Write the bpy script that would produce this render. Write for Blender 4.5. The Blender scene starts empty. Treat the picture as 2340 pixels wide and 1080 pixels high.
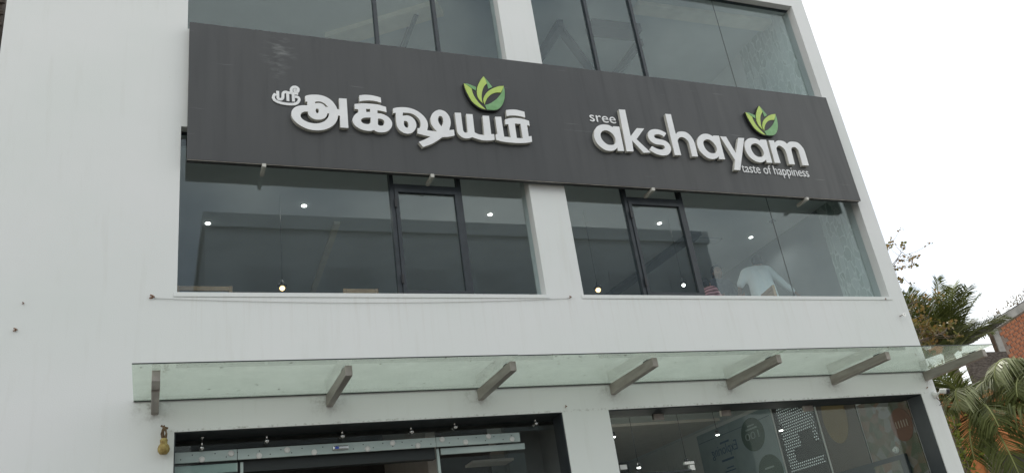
import bpy, bmesh, math, random
from mathutils import Vector, Matrix
R = math.radians
random.seed(7)
scene = bpy.context.scene
C = scene.collection

# ------------------------------------------------------------------ camera
FPX = 1951.117
RIGHT = Vector((0.92457745, -0.35599158, -0.1357444))
DOWN = Vector((0.03169704, 0.42692769, -0.90373007))
FWD = Vector((0.37967334, 0.83126575, 0.40601159))
CAM = Vector((0.0, -9.0, 1.6))
cd = bpy.data.cameras.new('camera')
cam = bpy.data.objects.new('camera', cd)
C.objects.link(cam)
m3 = Matrix((RIGHT, -DOWN, -FWD)).transposed()
cam.matrix_world = Matrix.Translation(CAM) @ m3.to_4x4()
cd.sensor_width = 36.0
cd.lens = 36.0 * FPX / 2340.0
cd.clip_start = 0.05
cd.clip_end = 3000
scene.camera = cam

# ------------------------------------------------------------------ sky, sun, exposure
SUN_EL, SUN_AZ = R(58), R(35)          # azimuth measured from +Y (behind the building) towards +X
world = bpy.data.worlds.new('World')
scene.world = world
world.use_nodes = True
nt = world.node_tree
nt.nodes.clear()
wo = nt.nodes.new('ShaderNodeOutputWorld')
bg = nt.nodes.new('ShaderNodeBackground')
sky = nt.nodes.new('ShaderNodeTexSky')
sky.sky_type = 'NISHITA'
sky.sun_disc = False
sky.sun_elevation = SUN_EL
sky.sun_rotation = SUN_AZ
sky.air_density = 1.2
sky.dust_density = 3.0
tc = nt.nodes.new('ShaderNodeTexCoord')
no = nt.nodes.new('ShaderNodeTexNoise')
no.inputs['Scale'].default_value = 2.2
no.inputs['Detail'].default_value = 5
no.inputs['Roughness'].default_value = 0.5
rp = nt.nodes.new('ShaderNodeValToRGB')
rp.color_ramp.elements[0].position = 0.43
rp.color_ramp.elements[0].color = (0.24, 0.24, 0.24, 1)
rp.color_ramp.elements[1].position = 0.57
rp.color_ramp.elements[1].color = (0.97, 0.97, 0.97, 1)
mx = nt.nodes.new('ShaderNodeMix')
mx.data_type = 'RGBA'
mx.inputs['B'].default_value = (11.6, 11.7, 11.3, 1)
nt.links.new(tc.outputs['Generated'], no.inputs['Vector'])
nt.links.new(no.outputs['Fac'], rp.inputs['Fac'])
nt.links.new(rp.outputs['Color'], mx.inputs['Factor'])
nt.links.new(sky.outputs['Color'], mx.inputs['A'])
nt.links.new(mx.outputs['Result'], bg.inputs['Color'])
bg.inputs['Strength'].default_value = 0.1
nt.links.new(bg.outputs[0], wo.inputs['Surface'])

sl = bpy.data.lights.new('sun', 'SUN')
sl.energy = 1.5
sl.angle = R(12)
sl.color = (1.0, 0.96, 0.9)
so = bpy.data.objects.new('sun', sl)
C.objects.link(so)
sd = Vector((math.sin(SUN_AZ) * math.cos(SUN_EL), math.cos(SUN_AZ) * math.cos(SUN_EL), math.sin(SUN_EL)))
so.rotation_euler = (-sd).to_track_quat('-Z', 'Y').to_euler()
so.location = sd * 60

scene.view_settings.view_transform = 'Standard'
scene.view_settings.look = 'None'
scene.view_settings.exposure = 0.68
scene.view_settings.gamma = 1.0
scene.view_settings.use_curve_mapping = False
scene.render.engine = 'CYCLES'
scene.cycles.use_denoising = True
scene.cycles.max_bounces = 10
scene.cycles.transparent_max_bounces = 16
scene.cycles.caustics_reflective = False
scene.cycles.caustics_refractive = False
scene.cycles.sample_clamp_indirect = 6.0

# ------------------------------------------------------------------ measuring helpers (photo pixel -> point at a known depth)
def ray(u, v):
    return RIGHT * ((u - 1170) / FPX) + DOWN * ((v - 540) / FPX) + FWD
def at(u, v, y=0.0):
    r = ray(u, v); return CAM + r * ((y + 9.0) / r.y)
def at_x(u, v, X):
    r = ray(u, v); return CAM + r * (X / r.x)
def at_z(u, v, Z):
    r = ray(u, v); return CAM + r * ((Z - CAM.z) / r.z)

# ------------------------------------------------------------------ materials
MAT = {}
def principled(name, col, rough=0.6, metal=0.0, spec=0.5):
    m = bpy.data.materials.new(name); m.use_nodes = True
    b = m.node_tree.nodes['Principled BSDF']
    b.inputs['Base Color'].default_value = (*col, 1)
    b.inputs['Roughness'].default_value = rough
    b.inputs['Metallic'].default_value = metal
    b.inputs['Specular IOR Level'].default_value = spec
    MAT[name] = m
    return m, m.node_tree, b
def noisy(name, c1, c2, scale=6, rough=0.7, metal=0.0, bump=0.1, bscale=60, detail=6, stretch=(1, 1, 1), spec=0.4, lo=0.35, hi=0.65):
    m, t, b = principled(name, c1, rough, metal, spec)
    n = t.nodes; l = t.links
    g = n.new('ShaderNodeNewGeometry')
    mp = n.new('ShaderNodeMapping'); mp.inputs['Scale'].default_value = stretch
    l.new(g.outputs['Position'], mp.inputs['Vector'])
    a = n.new('ShaderNodeTexNoise'); a.inputs['Scale'].default_value = scale; a.inputs['Detail'].default_value = detail
    l.new(mp.outputs[0], a.inputs['Vector'])
    r = n.new('ShaderNodeValToRGB')
    r.color_ramp.elements[0].position = lo; r.color_ramp.elements[0].color = (*c1, 1)
    r.color_ramp.elements[1].position = hi; r.color_ramp.elements[1].color = (*c2, 1)
    l.new(a.outputs['Fac'], r.inputs['Fac']); l.new(r.outputs[0], b.inputs['Base Color'])
    if bump:
        k = n.new('ShaderNodeTexNoise'); k.inputs['Scale'].default_value = bscale; k.inputs['Detail'].default_value = 4
        l.new(g.outputs['Position'], k.inputs['Vector'])
        bp = n.new('ShaderNodeBump'); bp.inputs['Strength'].default_value = bump; bp.inputs['Distance'].default_value = 0.02
        l.new(k.outputs['Fac'], bp.inputs['Height']); l.new(bp.outputs[0], b.inputs['Normal'])
    return m

def math_node(t, op, a, b=None, c=None):
    n = t.nodes.new('ShaderNodeMath'); n.operation = op
    for i, s in enumerate((a, b, c)):
        if s is None: continue
        if isinstance(s, (int, float)): n.inputs[i].default_value = s
        else: t.links.new(s, n.inputs[i])
    return n.outputs[0]
def mixc(t, f, a, b):
    n = t.nodes.new('ShaderNodeMix'); n.data_type = 'RGBA'
    for k, s in (('Factor', f), ('A', a), ('B', b)):
        if isinstance(s, (int, float)): n.inputs[k].default_value = s
        elif isinstance(s, tuple): n.inputs[k].default_value = s
        else: t.links.new(s, n.inputs[k])
    return n.outputs['Result']
def noise_node(t, vec, scale, detail=4, rough=0.5):
    n = t.nodes.new('ShaderNodeTexNoise')
    n.inputs['Scale'].default_value = scale; n.inputs['Detail'].default_value = detail; n.inputs['Roughness'].default_value = rough
    t.links.new(vec, n.inputs['Vector']); return n.outputs['Fac']
def mapr(t, v, a, b, c=0.0, d=1.0):
    n = t.nodes.new('ShaderNodeMapRange'); n.clamp = True
    t.links.new(v, n.inputs[0])
    for i, s in enumerate((a, b, c, d)): n.inputs[i + 1].default_value = s
    return n.outputs[0]

def make_wall_paint():
    m, t, b = principled('wall_paint', (0.74, 0.76, 0.74), 0.75, 0, 0.3)
    g = t.nodes.new('ShaderNodeNewGeometry'); pos = g.outputs['Position']
    sx = t.nodes.new('ShaderNodeSeparateXYZ'); t.links.new(pos, sx.inputs[0])
    big = noise_node(t, pos, 0.55, 4)
    mp = t.nodes.new('ShaderNodeMapping'); mp.inputs['Scale'].default_value = (5, 5, 0.5)
    t.links.new(pos, mp.inputs[0])
    streak = noise_node(t, mp.outputs[0], 1.6, 5, 0.6)
    col = mixc(t, mapr(t, big, 0.35, 0.7), (0.735, 0.765, 0.745, 1), (0.78, 0.79, 0.785, 1))
    col = mixc(t, mapr(t, streak, 0.55, 0.82, 0, 0.26), col, (0.56, 0.555, 0.50, 1))
    zz_ = mapr(t, sx.outputs['Z'], 4.35, 5.16, 0, 1); zc_ = mapr(t, sx.outputs['Z'], 5.165, 5.175, 1, 0)
    mpf = t.nodes.new('ShaderNodeMapping'); mpf.inputs['Scale'].default_value = (14, 14, 0.5); t.links.new(pos, mpf.inputs[0])
    fs_ = noise_node(t, mpf.outputs[0], 1.3, 5, 0.65)
    col = mixc(t, math_node(t, 'MULTIPLY', math_node(t, 'MULTIPLY', math_node(t, 'MULTIPLY', zz_, zc_), mapr(t, sx.outputs['X'], 0.0, 0.35)), mapr(t, fs_, 0.52, 0.75, 0, 0.3)), col, (0.55, 0.51, 0.46, 1))
    # grime along the lintel edge and round the canopy fixings, chipped paint at the lintel
    z = sx.outputs['Z']
    band = math_node(t, 'SUBTRACT', 1.0, math_node(t, 'MULTIPLY', math_node(t, 'ABSOLUTE', math_node(t, 'SUBTRACT', z, 3.741)), 45))
    chip = noise_node(t, pos, 22, 5, 0.65)
    inx = mapr(t, sx.outputs['X'], 0.05, 0.2)
    chipm = math_node(t, 'MULTIPLY', math_node(t, 'MULTIPLY', mapr(t, band, 0, 1), inx), mapr(t, chip, 0.5, 0.66, 0, 0.7))
    col = mixc(t, chipm, col, (0.3, 0.29, 0.26, 1))
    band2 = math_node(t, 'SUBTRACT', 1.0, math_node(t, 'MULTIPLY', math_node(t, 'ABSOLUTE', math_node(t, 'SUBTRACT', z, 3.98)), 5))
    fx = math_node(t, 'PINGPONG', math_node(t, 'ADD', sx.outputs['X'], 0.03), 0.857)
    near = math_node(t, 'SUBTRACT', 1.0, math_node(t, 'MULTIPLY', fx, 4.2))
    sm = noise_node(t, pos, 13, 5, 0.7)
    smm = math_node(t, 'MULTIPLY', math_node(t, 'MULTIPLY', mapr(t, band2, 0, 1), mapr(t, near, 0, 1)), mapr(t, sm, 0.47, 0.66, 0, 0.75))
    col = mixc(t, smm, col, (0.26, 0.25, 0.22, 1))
    # scattered scuffs
    sc = noise_node(t, pos, 7.5, 3, 0.6)
    col = mixc(t, mapr(t, sc, 0.735, 0.79, 0, 0.55), col, (0.42, 0.4, 0.34, 1))
    t.links.new(col, b.inputs['Base Color'])
    fine = noise_node(t, pos, 90, 4)
    und = noise_node(t, pos, 1.3, 3)
    h = math_node(t, 'ADD', math_node(t, 'MULTIPLY', fine, 0.25), und)
    bp = t.nodes.new('ShaderNodeBump'); bp.inputs['Strength'].default_value = 0.18; bp.inputs['Distance'].default_value = 0.03
    t.links.new(h, bp.inputs['Height']); t.links.new(bp.outputs[0], b.inputs['Normal'])
make_wall_paint()

def make_sign_panel():
    m, t, b = principled('sign_panel', (0.066, 0.070, 0.074), 0.42, 0, 0.5)
    g = t.nodes.new('ShaderNodeNewGeometry'); pos = g.outputs['Position']
    sx = t.nodes.new('ShaderNodeSeparateXYZ'); t.links.new(pos, sx.inputs[0])
    n1 = noise_node(t, pos, 0.8, 4)
    mp = t.nodes.new('ShaderNodeMapping'); mp.inputs['Scale'].default_value = (9, 9, 0.45); t.links.new(pos, mp.inputs[0])
    n2 = noise_node(t, mp.outputs[0], 1.5, 5, 0.6)
    col = mixc(t, mapr(t, n1, 0.3, 0.7), (0.044, 0.047, 0.0495, 1), (0.055, 0.057, 0.058, 1))
    col = mixc(t, mapr(t, n2, 0.55, 0.8, 0, 0.5), col, (0.036, 0.038, 0.04, 1))
    # pale smears of lime wash and droppings near the upper left fixing
    dx = math_node(t, 'MULTIPLY', math_node(t, 'ABSOLUTE', math_node(t, 'SUBTRACT', sx.outputs['X'], 1.27)), 3.6)
    dz = math_node(t, 'MULTIPLY', math_node(t, 'ABSOLUTE', math_node(t, 'SUBTRACT', sx.outputs['Z'], 8.35)), 1.7)
    mask = mapr(t, math_node(t, 'SUBTRACT', 1.0, math_node(t, 'ADD', dx, dz)), 0, 0.8)
    mp2 = t.nodes.new('ShaderNodeMapping'); mp2.inputs['Scale'].default_value = (2.2, 2.2, 8); t.links.new(pos, mp2.inputs[0])
    sm = noise_node(t, mp2.outputs[0], 2.6, 7, 0.65)
    col = mixc(t, math_node(t, 'MULTIPLY', mask, mapr(t, sm, 0.48, 0.72, 0, 0.35)), col, (0.34, 0.36, 0.35, 1))
    sc = t.nodes.new('ShaderNodeTexNoise'); sc.inputs['Scale'].default_value = 3; sc.inputs['Detail'].default_value = 2
    mp3 = t.nodes.new('ShaderNodeMapping'); mp3.inputs['Scale'].default_value = (0.5, 1, 9); mp3.inputs['Rotation'].default_value = (0, 0.06, 0); t.links.new(pos, mp3.inputs[0])
    t.links.new(mp3.outputs[0], sc.inputs['Vector'])
    col = mixc(t, mapr(t, sc.outputs['Fac'], 0.72, 0.78, 0, 0.16), col, (0.3, 0.31, 0.31, 1))
    t.links.new(col, b.inputs['Base Color'])
    t.links.new(mapr(t, n2, 0.3, 0.8, 0.4, 0.58), b.inputs['Roughness'])
make_sign_panel()

def make_glass(name, ior, tint, dust=0.03, dustcol=(0.6, 0.63, 0.6), rough=0.0, transl=0.0, wav=0.0, gcol=(0.93, 1.0, 0.99, 1)):
    m = bpy.data.materials.new(name); m.use_nodes = True; t = m.node_tree; t.nodes.clear(); MAT[name] = m
    o = t.nodes.new('ShaderNodeOutputMaterial')
    tr = t.nodes.new('ShaderNodeBsdfTransparent'); tr.inputs[0].default_value = (*tint, 1)
    gl = t.nodes.new('ShaderNodeBsdfAnisotropic' if False else 'ShaderNodeBsdfGlossy'); gl.inputs['Roughness'].default_value = rough
    gl.inputs['Color'].default_value = gcol
    g = t.nodes.new('ShaderNodeNewGeometry')
    # Schlick reflectance, the same on both faces of the thin sheet
    dt = t.nodes.new('ShaderNodeVectorMath'); dt.operation = 'DOT_PRODUCT'
    t.links.new(g.outputs['Normal'], dt.inputs[0]); t.links.new(g.outputs['Incoming'], dt.inputs[1])
    f0 = ((ior - 1) / (ior + 1)) ** 2
    c5 = math_node(t, 'POWER', math_node(t, 'SUBTRACT', 1.0, math_node(t, 'ABSOLUTE', dt.outputs['Value'])), 5.0)
    fr = math_node(t, 'MULTIPLY_ADD', c5, 1 - f0, f0)
    if wav:
        nn = noise_node(t, g.outputs['Position'], 1.1, 2)
        bp = t.nodes.new('ShaderNodeBump'); bp.inputs['Strength'].default_value = wav; bp.inputs['Distance'].default_value = 0.02
        t.links.new(nn, bp.inputs['Height']); t.links.new(bp.outputs[0], gl.inputs['Normal'])
    a = t.nodes.new('ShaderNodeMixShader')
    t.links.new(fr, a.inputs[0]); t.links.new(tr.outputs[0], a.inputs[1]); t.links.new(gl.outputs[0], a.inputs[2])
    df = t.nodes.new('ShaderNodeBsdfDiffuse'); df.inputs[0].default_value = (*dustcol, 1)
    dn = noise_node(t, g.outputs['Position'], 2.3, 6, 0.65)
    f = mapr(t, dn, 0.3, 0.75, dust * 0.6, dust * 1.5)
    last = df.outputs[0]
    if transl:
        tl = t.nodes.new('ShaderNodeBsdfTranslucent'); tl.inputs[0].default_value = (*dustcol, 1)
        q = t.nodes.new('ShaderNodeMixShader'); q.inputs[0].default_value = transl
        t.links.new(df.outputs[0], q.inputs[1]); t.links.new(tl.outputs[0], q.inputs[2]); last = q.outputs[0]
    b = t.nodes.new('ShaderNodeMixShader')
    t.links.new(f, b.inputs[0]); t.links.new(a.outputs[0], b.inputs[1]); t.links.new(last, b.inputs[2])
    t.links.new(b.outputs[0], o.inputs['Surface'])
    return m
make_glass('window_glass', 1.50, (0.90, 0.945, 0.95), 0.012, (0.46, 0.56, 0.62), wav=0.006, gcol=(0.88, 0.97, 1.0, 1))
make_glass('shop_glass', 1.27, (0.90, 0.94, 0.93), 0.008, (0.5, 0.56, 0.56), wav=0.006)
make_glass('canopy_glass', 1.34, (0.915, 0.95, 0.90), 0.15, (0.60, 0.66, 0.585), 0.02, transl=0.5)

def emit(name, col, s):
    m = bpy.data.materials.new(name); m.use_nodes = True; t = m.node_tree; t.nodes.clear(); MAT[name] = m
    o = t.nodes.new('ShaderNodeOutputMaterial'); e = t.nodes.new('ShaderNodeEmission')
    e.inputs[0].default_value = (*col, 1); e.inputs[1].default_value = s
    t.links.new(e.outputs[0], o.inputs['Surface'])
emit('lamp_white', (1, 0.97, 0.9), 5)
emit('lamp_warm', (1, 0.60, 0.25), 3.2)

noisy('letter_face', (0.78, 0.79, 0.80), (0.84, 0.85, 0.855), 5, 0.4, bump=0)
noisy('letter_side', (0.50, 0.495, 0.45), (0.60, 0.59, 0.54), 8, 0.45, bump=0)
noisy('leaf_light', (0.44, 0.60, 0.12), (0.50, 0.65, 0.16), 12, 0.4, bump=0)
noisy('leaf_green', (0.16, 0.36, 0.14), (0.22, 0.43, 0.20), 12, 0.4, bump=0)
principled('black_backing', (0.012, 0.012, 0.012), 0.4)
noisy('steel', (0.27, 0.245, 0.22), (0.38, 0.35, 0.315), 14, 0.45, metal=0.35, bump=0.03, stretch=(1, 0.2, 1))
noisy('steel_bright', (0.62, 0.62, 0.60), (0.7, 0.7, 0.68), 14, 0.22, metal=0.9, bump=0)
noisy('aluminium', (0.42, 0.50, 0.48), (0.52, 0.60, 0.57), 5, 0.4, metal=0.25, bump=0, stretch=(0.4, 1, 1))
noisy('trim_matte', (0.030, 0.036, 0.038), (0.045, 0.05, 0.052), 7, 0.75, bump=0, spec=0.15)
noisy('frame_dark', (0.030, 0.038, 0.045), (0.042, 0.05, 0.058), 7, 0.4, bump=0)
principled('black_plastic', (0.015, 0.015, 0.017), 0.35)
principled('seal_dark', (0.02, 0.025, 0.025), 0.5)
noisy('ceiling_paint', (0.64, 0.67, 0.66), (0.70, 0.73, 0.72), 1.5, 0.8, bump=0)
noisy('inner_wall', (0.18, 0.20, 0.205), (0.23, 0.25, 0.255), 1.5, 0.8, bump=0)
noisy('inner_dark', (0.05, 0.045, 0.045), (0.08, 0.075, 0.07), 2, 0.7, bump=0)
noisy('floor_tile', (0.33, 0.31, 0.28), (0.4, 0.38, 0.34), 2, 0.35, bump=0)
noisy('wood', (0.36, 0.22, 0.12), (0.46, 0.30, 0.17), 12, 0.5, bump=0.1, stretch=(1, 1, 8))
noisy('grey_fabric', (0.30, 0.33, 0.35), (0.36, 0.38, 0.40), 40, 0.9, bump=0.1)
noisy('asphalt', (0.045, 0.045, 0.047), (0.065, 0.064, 0.062), 3, 0.85, bump=0.4, bscale=120)
noisy('dust_ground', (0.20, 0.17, 0.13), (0.28, 0.24, 0.19), 0.6, 0.95, bump=0.3, bscale=30)
noisy('paving', (0.30, 0.28, 0.26), (0.38, 0.36, 0.33), 2, 0.8, bump=0.2)
noisy('concrete', (0.24, 0.235, 0.22), (0.36, 0.35, 0.33), 3, 0.9, bump=0.3, bscale=25)
noisy('old_mortar', (0.16, 0.12, 0.10), (0.27, 0.21, 0.17), 6, 0.95, bump=0.5, bscale=30)
noisy('brick_red', (0.26, 0.085, 0.04), (0.42, 0.17, 0.085), 9, 0.9, bump=0.4, bscale=50)
noisy('asbestos_sheet', (0.10, 0.09, 0.085), (0.20, 0.185, 0.17), 4, 0.9, bump=0.2)
noisy('orange_paint', (0.48, 0.17, 0.055), (0.58, 0.24, 0.09), 2.5, 0.8, bump=0.2)
noisy('dark_stone', (0.045, 0.035, 0.03), (0.12, 0.10, 0.085), 9, 0.9, bump=0.5, bscale=20, stretch=(1, 1, 4))
noisy('opposite_plaster', (0.33, 0.37, 0.42), (0.38, 0.42, 0.47), 0.7, 0.9, bump=0.1)
noisy('opposite_glass', (0.24, 0.27, 0.31), (0.28, 0.31, 0.35), 0.7, 0.2, bump=0)
noisy('palm_trunk', (0.17, 0.15, 0.12), (0.30, 0.27, 0.22), 5, 0.95, bump=0.6, bscale=14, stretch=(1, 1, 6))
noisy('bark', (0.14, 0.11, 0.085), (0.22, 0.18, 0.14), 9, 0.95, bump=0.5, bscale=30)
noisy('gourd_skin', (0.25, 0.17, 0.05), (0.42, 0.33, 0.12), 25, 0.7, bump=0.4, bscale=60)
noisy('dry_rope', (0.10, 0.06, 0.03), (0.22, 0.15, 0.09), 40, 0.95, bump=0.5)
noisy('skin_brown', (0.22, 0.115, 0.07), (0.27, 0.145, 0.09), 20, 0.55, bump=0)
principled('hair_black', (0.010, 0.009, 0.009), 0.85, 0, 0.08)
noisy('shirt_white', (0.78, 0.83, 0.84), (0.85, 0.88, 0.89), 6, 0.8, bump=0.5, bscale=9)
noisy('shirt_dark', (0.05, 0.055, 0.075), (0.075, 0.08, 0.10), 6, 0.85, bump=0.4, bscale=9)
noisy('trousers', (0.03, 0.032, 0.04), (0.05, 0.05, 0.06), 6, 0.85, bump=0.2, bscale=9)
def make_striped():
    m, t, b = principled('shirt_striped', (0.5, 0.2, 0.22), 0.85)
    g = t.nodes.new('ShaderNodeNewGeometry')
    w = t.nodes.new('ShaderNodeTexWave'); w.bands_direction = 'Z'; w.inputs['Scale'].default_value = 5.5; w.inputs['Distortion'].default_value = 1.5
    t.links.new(g.outputs['Position'], w.inputs['Vector'])
    c = mixc(t, mapr(t, w.outputs['Fac'], 0.25, 0.45), (0.16, 0.05, 0.06, 1), (0.66, 0.30, 0.34, 1))
    t.links.new(c, b.inputs['Base Color'])
make_striped()
def leafmat(name, c1, c2, sc=1.2, trans=0.35, spec=0.4, rough=0.45):
    m, t, b = principled(name, c1, rough, 0, spec)
    g = t.nodes.new('ShaderNodeNewGeometry')
    n1 = noise_node(t, g.outputs['Position'], sc, 3)
    rnd = g.outputs['Random Per Island']
    f = math_node(t, 'ADD', math_node(t, 'MULTIPLY', rnd, 0.6), math_node(t, 'MULTIPLY', n1, 0.4))
    c = mixc(t, f, (*c1, 1), (*c2, 1))
    t.links.new(c, b.inputs['Base Color'])
    tl = t.nodes.new('ShaderNodeBsdfTranslucent'); t.links.new(c, tl.inputs[0])
    s = t.nodes.new('ShaderNodeMixShader'); s.inputs[0].default_value = trans
    t.links.new(b.outputs[0], s.inputs[1]); t.links.new(tl.outputs[0], s.inputs[2])
    t.links.new(s.outputs[0], t.nodes['Material Output'].inputs['Surface'])
leafmat('palm_leaf', (0.042, 0.060, 0.017), (0.135, 0.15, 0.045), spec=0.14, rough=0.55, trans=0.28)
leafmat('palm_leaf_pale', (0.22, 0.25, 0.11), (0.40, 0.42, 0.24))
leafmat('palm_leaf_dry', (0.14, 0.085, 0.03), (0.24, 0.17, 0.07))
leafmat('almond_leaf', (0.08, 0.13, 0.025), (0.30, 0.15, 0.05))
leafmat('shrub_leaf', (0.09, 0.13, 0.02), (0.24, 0.26, 0.05))
leafmat('weed_leaf', (0.12, 0.10, 0.05), (0.22, 0.15, 0.09))
principled('rachis', (0.20, 0.22, 0.07), 0.5)
def make_stone_paper():
    m, t, b = principled('stone_wallpaper', (0.4, 0.45, 0.44), 0.6)
    g = t.nodes.new('ShaderNodeNewGeometry')
    mp = t.nodes.new('ShaderNodeMapping'); mp.inputs['Scale'].default_value = (1, 1.6, 0.6); t.links.new(g.outputs['Position'], mp.inputs[0])
    v = t.nodes.new('ShaderNodeTexVoronoi'); v.inputs['Scale'].default_value = 6.5; v.feature = 'DISTANCE_TO_EDGE'
    v2 = t.nodes.new('ShaderNodeTexVoronoi'); v2.inputs['Scale'].default_value = 6.5
    nn = t.nodes.new('ShaderNodeTexNoise'); nn.inputs['Scale'].default_value = 5
    t.links.new(mp.outputs[0], nn.inputs['Vector'])
    ad = t.nodes.new('ShaderNodeMixRGB'); ad.blend_type = 'ADD'; ad.inputs[0].default_value = 0.22
    t.links.new(mp.outputs[0], ad.inputs[1]); t.links.new(nn.outputs['Color'], ad.inputs[2])
    t.links.new(ad.outputs[0], v.inputs['Vector']); t.links.new(ad.outputs[0], v2.inputs['Vector'])
    c = mixc(t, mapr(t, v2.outputs['Color'], 0, 1), (0.24, 0.32, 0.28, 1), (0.56, 0.62, 0.60, 1))
    c = mixc(t, mapr(t, v.outputs['Distance'], 0.02, 0.07), (0.62, 0.68, 0.64, 1), c)
    t.links.new(c, b.inputs['Base Color'])
make_stone_paper()
def make_collage():
    m, t, b = principled('collage_print', (0.3, 0.2, 0.15), 0.6)
    g = t.nodes.new('ShaderNodeNewGeometry')
    v = t.nodes.new('ShaderNodeTexVoronoi'); v.inputs['Scale'].default_value = 8
    n = t.nodes.new('ShaderNodeTexNoise'); n.inputs['Scale'].default_value = 9; n.inputs['Detail'].default_value = 6
    t.links.new(g.outputs['Position'], n.inputs['Vector']); t.links.new(g.outputs['Position'], v.inputs['Vector'])
    sp = t.nodes.new('ShaderNodeSeparateColor'); t.links.new(v.outputs['Color'], sp.inputs[0])
    c = mixc(t, mapr(t, sp.outputs[0], 0.2, 0.8), (0.10, 0.12, 0.075, 1), (0.20, 0.13, 0.09, 1))
    c = mixc(t, mapr(t, sp.outputs[1], 0.55, 0.9), c, (0.22, 0.225, 0.22, 1))
    c = mixc(t, mapr(t, n.outputs['Fac'], 0.5, 0.66, 0, 0.5), c, (0.2, 0.18, 0.15, 1))
    t.links.new(c, b.inputs['Base Color'])
make_collage()
for nm, c in (('poster_teal', (0.30, 0.38, 0.40)), ('poster_line', (0.12, 0.16, 0.17)), ('oval_green', (0.055, 0.105, 0.07)), ('text_pale', (0.36, 0.44, 0.40)),
              ('text_blue', (0.06, 0.12, 0.20)), ('board_brown', (0.10, 0.085, 0.07)), ('oval_ochre', (0.19, 0.14, 0.065)), ('oval_red', (0.19, 0.09, 0.06)), ('text_cream', (0.48, 0.40, 0.32)),
              ('panel_charcoal', (0.06, 0.06, 0.058)), ('green_box', (0.08, 0.26, 0.06)), ('blue_column', (0.34, 0.44, 0.54)), ('beige_panel', (0.55, 0.50, 0.45)),
              ('pale_trim', (0.80, 0.76, 0.64)), ('cctv_white', (0.75, 0.75, 0.73)), ('white_plastic', (0.72, 0.72, 0.70)), ('rust', (0.20, 0.09, 0.04)), ('blue_led', (0.05, 0.10, 0.5))):
    noisy(nm, c, tuple(x * 1.12 for x in c), 5, 0.55, bump=0)
emit('dot_light', (0.9, 1.0, 0.95), 0.22)

# ------------------------------------------------------------------ object helpers
def tag(o, label, cat=None, group=None, kind=None):
    if label: o['label'] = label
    if cat: o['category'] = cat
    if group: o['group'] = group
    if kind: o['kind'] = kind
    return o
def empty(name, loc):
    o = bpy.data.objects.new(name, None); C.objects.link(o); o.location = loc; o.empty_display_size = 0.2
    return o
def wloc(o):
    v = Vector((0, 0, 0))
    while o is not None:
        v = v + Vector(o.location); o = o.parent
    return v
def put(o, parent=None):
    """link o whose location is given in world space; parents here are never rotated"""
    C.objects.link(o)
    if parent is not None:
        p = wloc(parent); o.parent = parent; o.location = Vector(o.location) - p
    return o
def mesh_obj(name, verts, faces, mat, parent=None, smooth=False, mats=None, fm=None):
    vs = [Vector(v) for v in verts]
    c = Vector(((min(v.x for v in vs) + max(v.x for v in vs)) / 2, (min(v.y for v in vs) + max(v.y for v in vs)) / 2, (min(v.z for v in vs) + max(v.z for v in vs)) / 2))
    me = bpy.data.meshes.new(name)
    me.from_pydata([v - c for v in vs], [], faces)
    for mm in (mats or [mat]): me.materials.append(MAT[mm])
    if fm: me.polygons.foreach_set('material_index', fm)
    if smooth: me.polygons.foreach_set('use_smooth', [True] * len(me.polygons))
    me.update()
    o = bpy.data.objects.new(name, me); o.location = c
    return put(o, parent)
def bm_obj(name, bm, mat, parent=None, smooth=False, mats=None):
    vs = [v.co for v in bm.verts]
    c = Vector(((min(v.x for v in vs) + max(v.x for v in vs)) / 2, (min(v.y for v in vs) + max(v.y for v in vs)) / 2, (min(v.z for v in vs) + max(v.z for v in vs)) / 2))
    bmesh.ops.translate(bm, verts=bm.verts, vec=-c)
    me = bpy.data.meshes.new(name); bm.to_mesh(me); bm.free()
    for mm in (mats or [mat]): me.materials.append(MAT[mm])
    if smooth: me.polygons.foreach_set('use_smooth', [True] * len(me.polygons))
    o = bpy.data.objects.new(name, me); o.location = c
    return put(o, parent)
BF = [(0, 3, 2, 1), (4, 5, 6, 7), (0, 1, 5, 4), (1, 2, 6, 5), (2, 3, 7, 6), (3, 0, 4, 7)]
def add_box(bm, x0, x1, y0, y1, z0, z1):
    vs = [bm.verts.new(p) for p in ((x0, y0, z0), (x1, y0, z0), (x1, y1, z0), (x0, y1, z0), (x0, y0, z1), (x1, y0, z1), (x1, y1, z1), (x0, y1, z1))]
    for f in BF: bm.faces.new([vs[i] for i in f])
    return vs
def box(name, x0, x1, y0, y1, z0, z1, mat, parent=None, bevel=0.0, mats=None):
    bm = bmesh.new(); add_box(bm, x0, x1, y0, y1, z0, z1)
    if bevel: bmesh.ops.bevel(bm, geom=list(bm.edges), offset=bevel, segments=2, affect='EDGES', profile=0.6)
    return bm_obj(name, bm, mat, parent)
def tube_bm(bm, pts, radii, n=8, caps=True):
    pts = [Vector(p) for p in pts]; rings = []
    if isinstance(radii, (int, float)): radii = [radii] * len(pts)
    prev = None
    for i, p in enumerate(pts):
        d = (pts[min(i + 1, len(pts) - 1)] - pts[max(i - 1, 0)]).normalized()
        a = prev if prev is not None else (Vector((0, 0, 1)) if abs(d.z) < 0.9 else Vector((1, 0, 0)))
        u = d.cross(a).cross(d); u.normalize(); prev = u; w = d.cross(u)
        rings.append([bm.verts.new(p + (u * math.cos(2 * math.pi * k / n) + w * math.sin(2 * math.pi * k / n)) * radii[i]) for k in range(n)])
    for r0, r1 in zip(rings, rings[1:]):
        for k in range(n): bm.faces.new((r0[k], r0[(k + 1) % n], r1[(k + 1) % n], r1[k]))
    if caps:
        bm.faces.new(rings[0][::-1]); bm.faces.new(rings[-1])
def tube(name, pts, radii, mat, parent=None, n=8, smooth=True):
    bm = bmesh.new(); tube_bm(bm, pts, radii, n); return bm_obj(name, bm, mat, parent, smooth)
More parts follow.
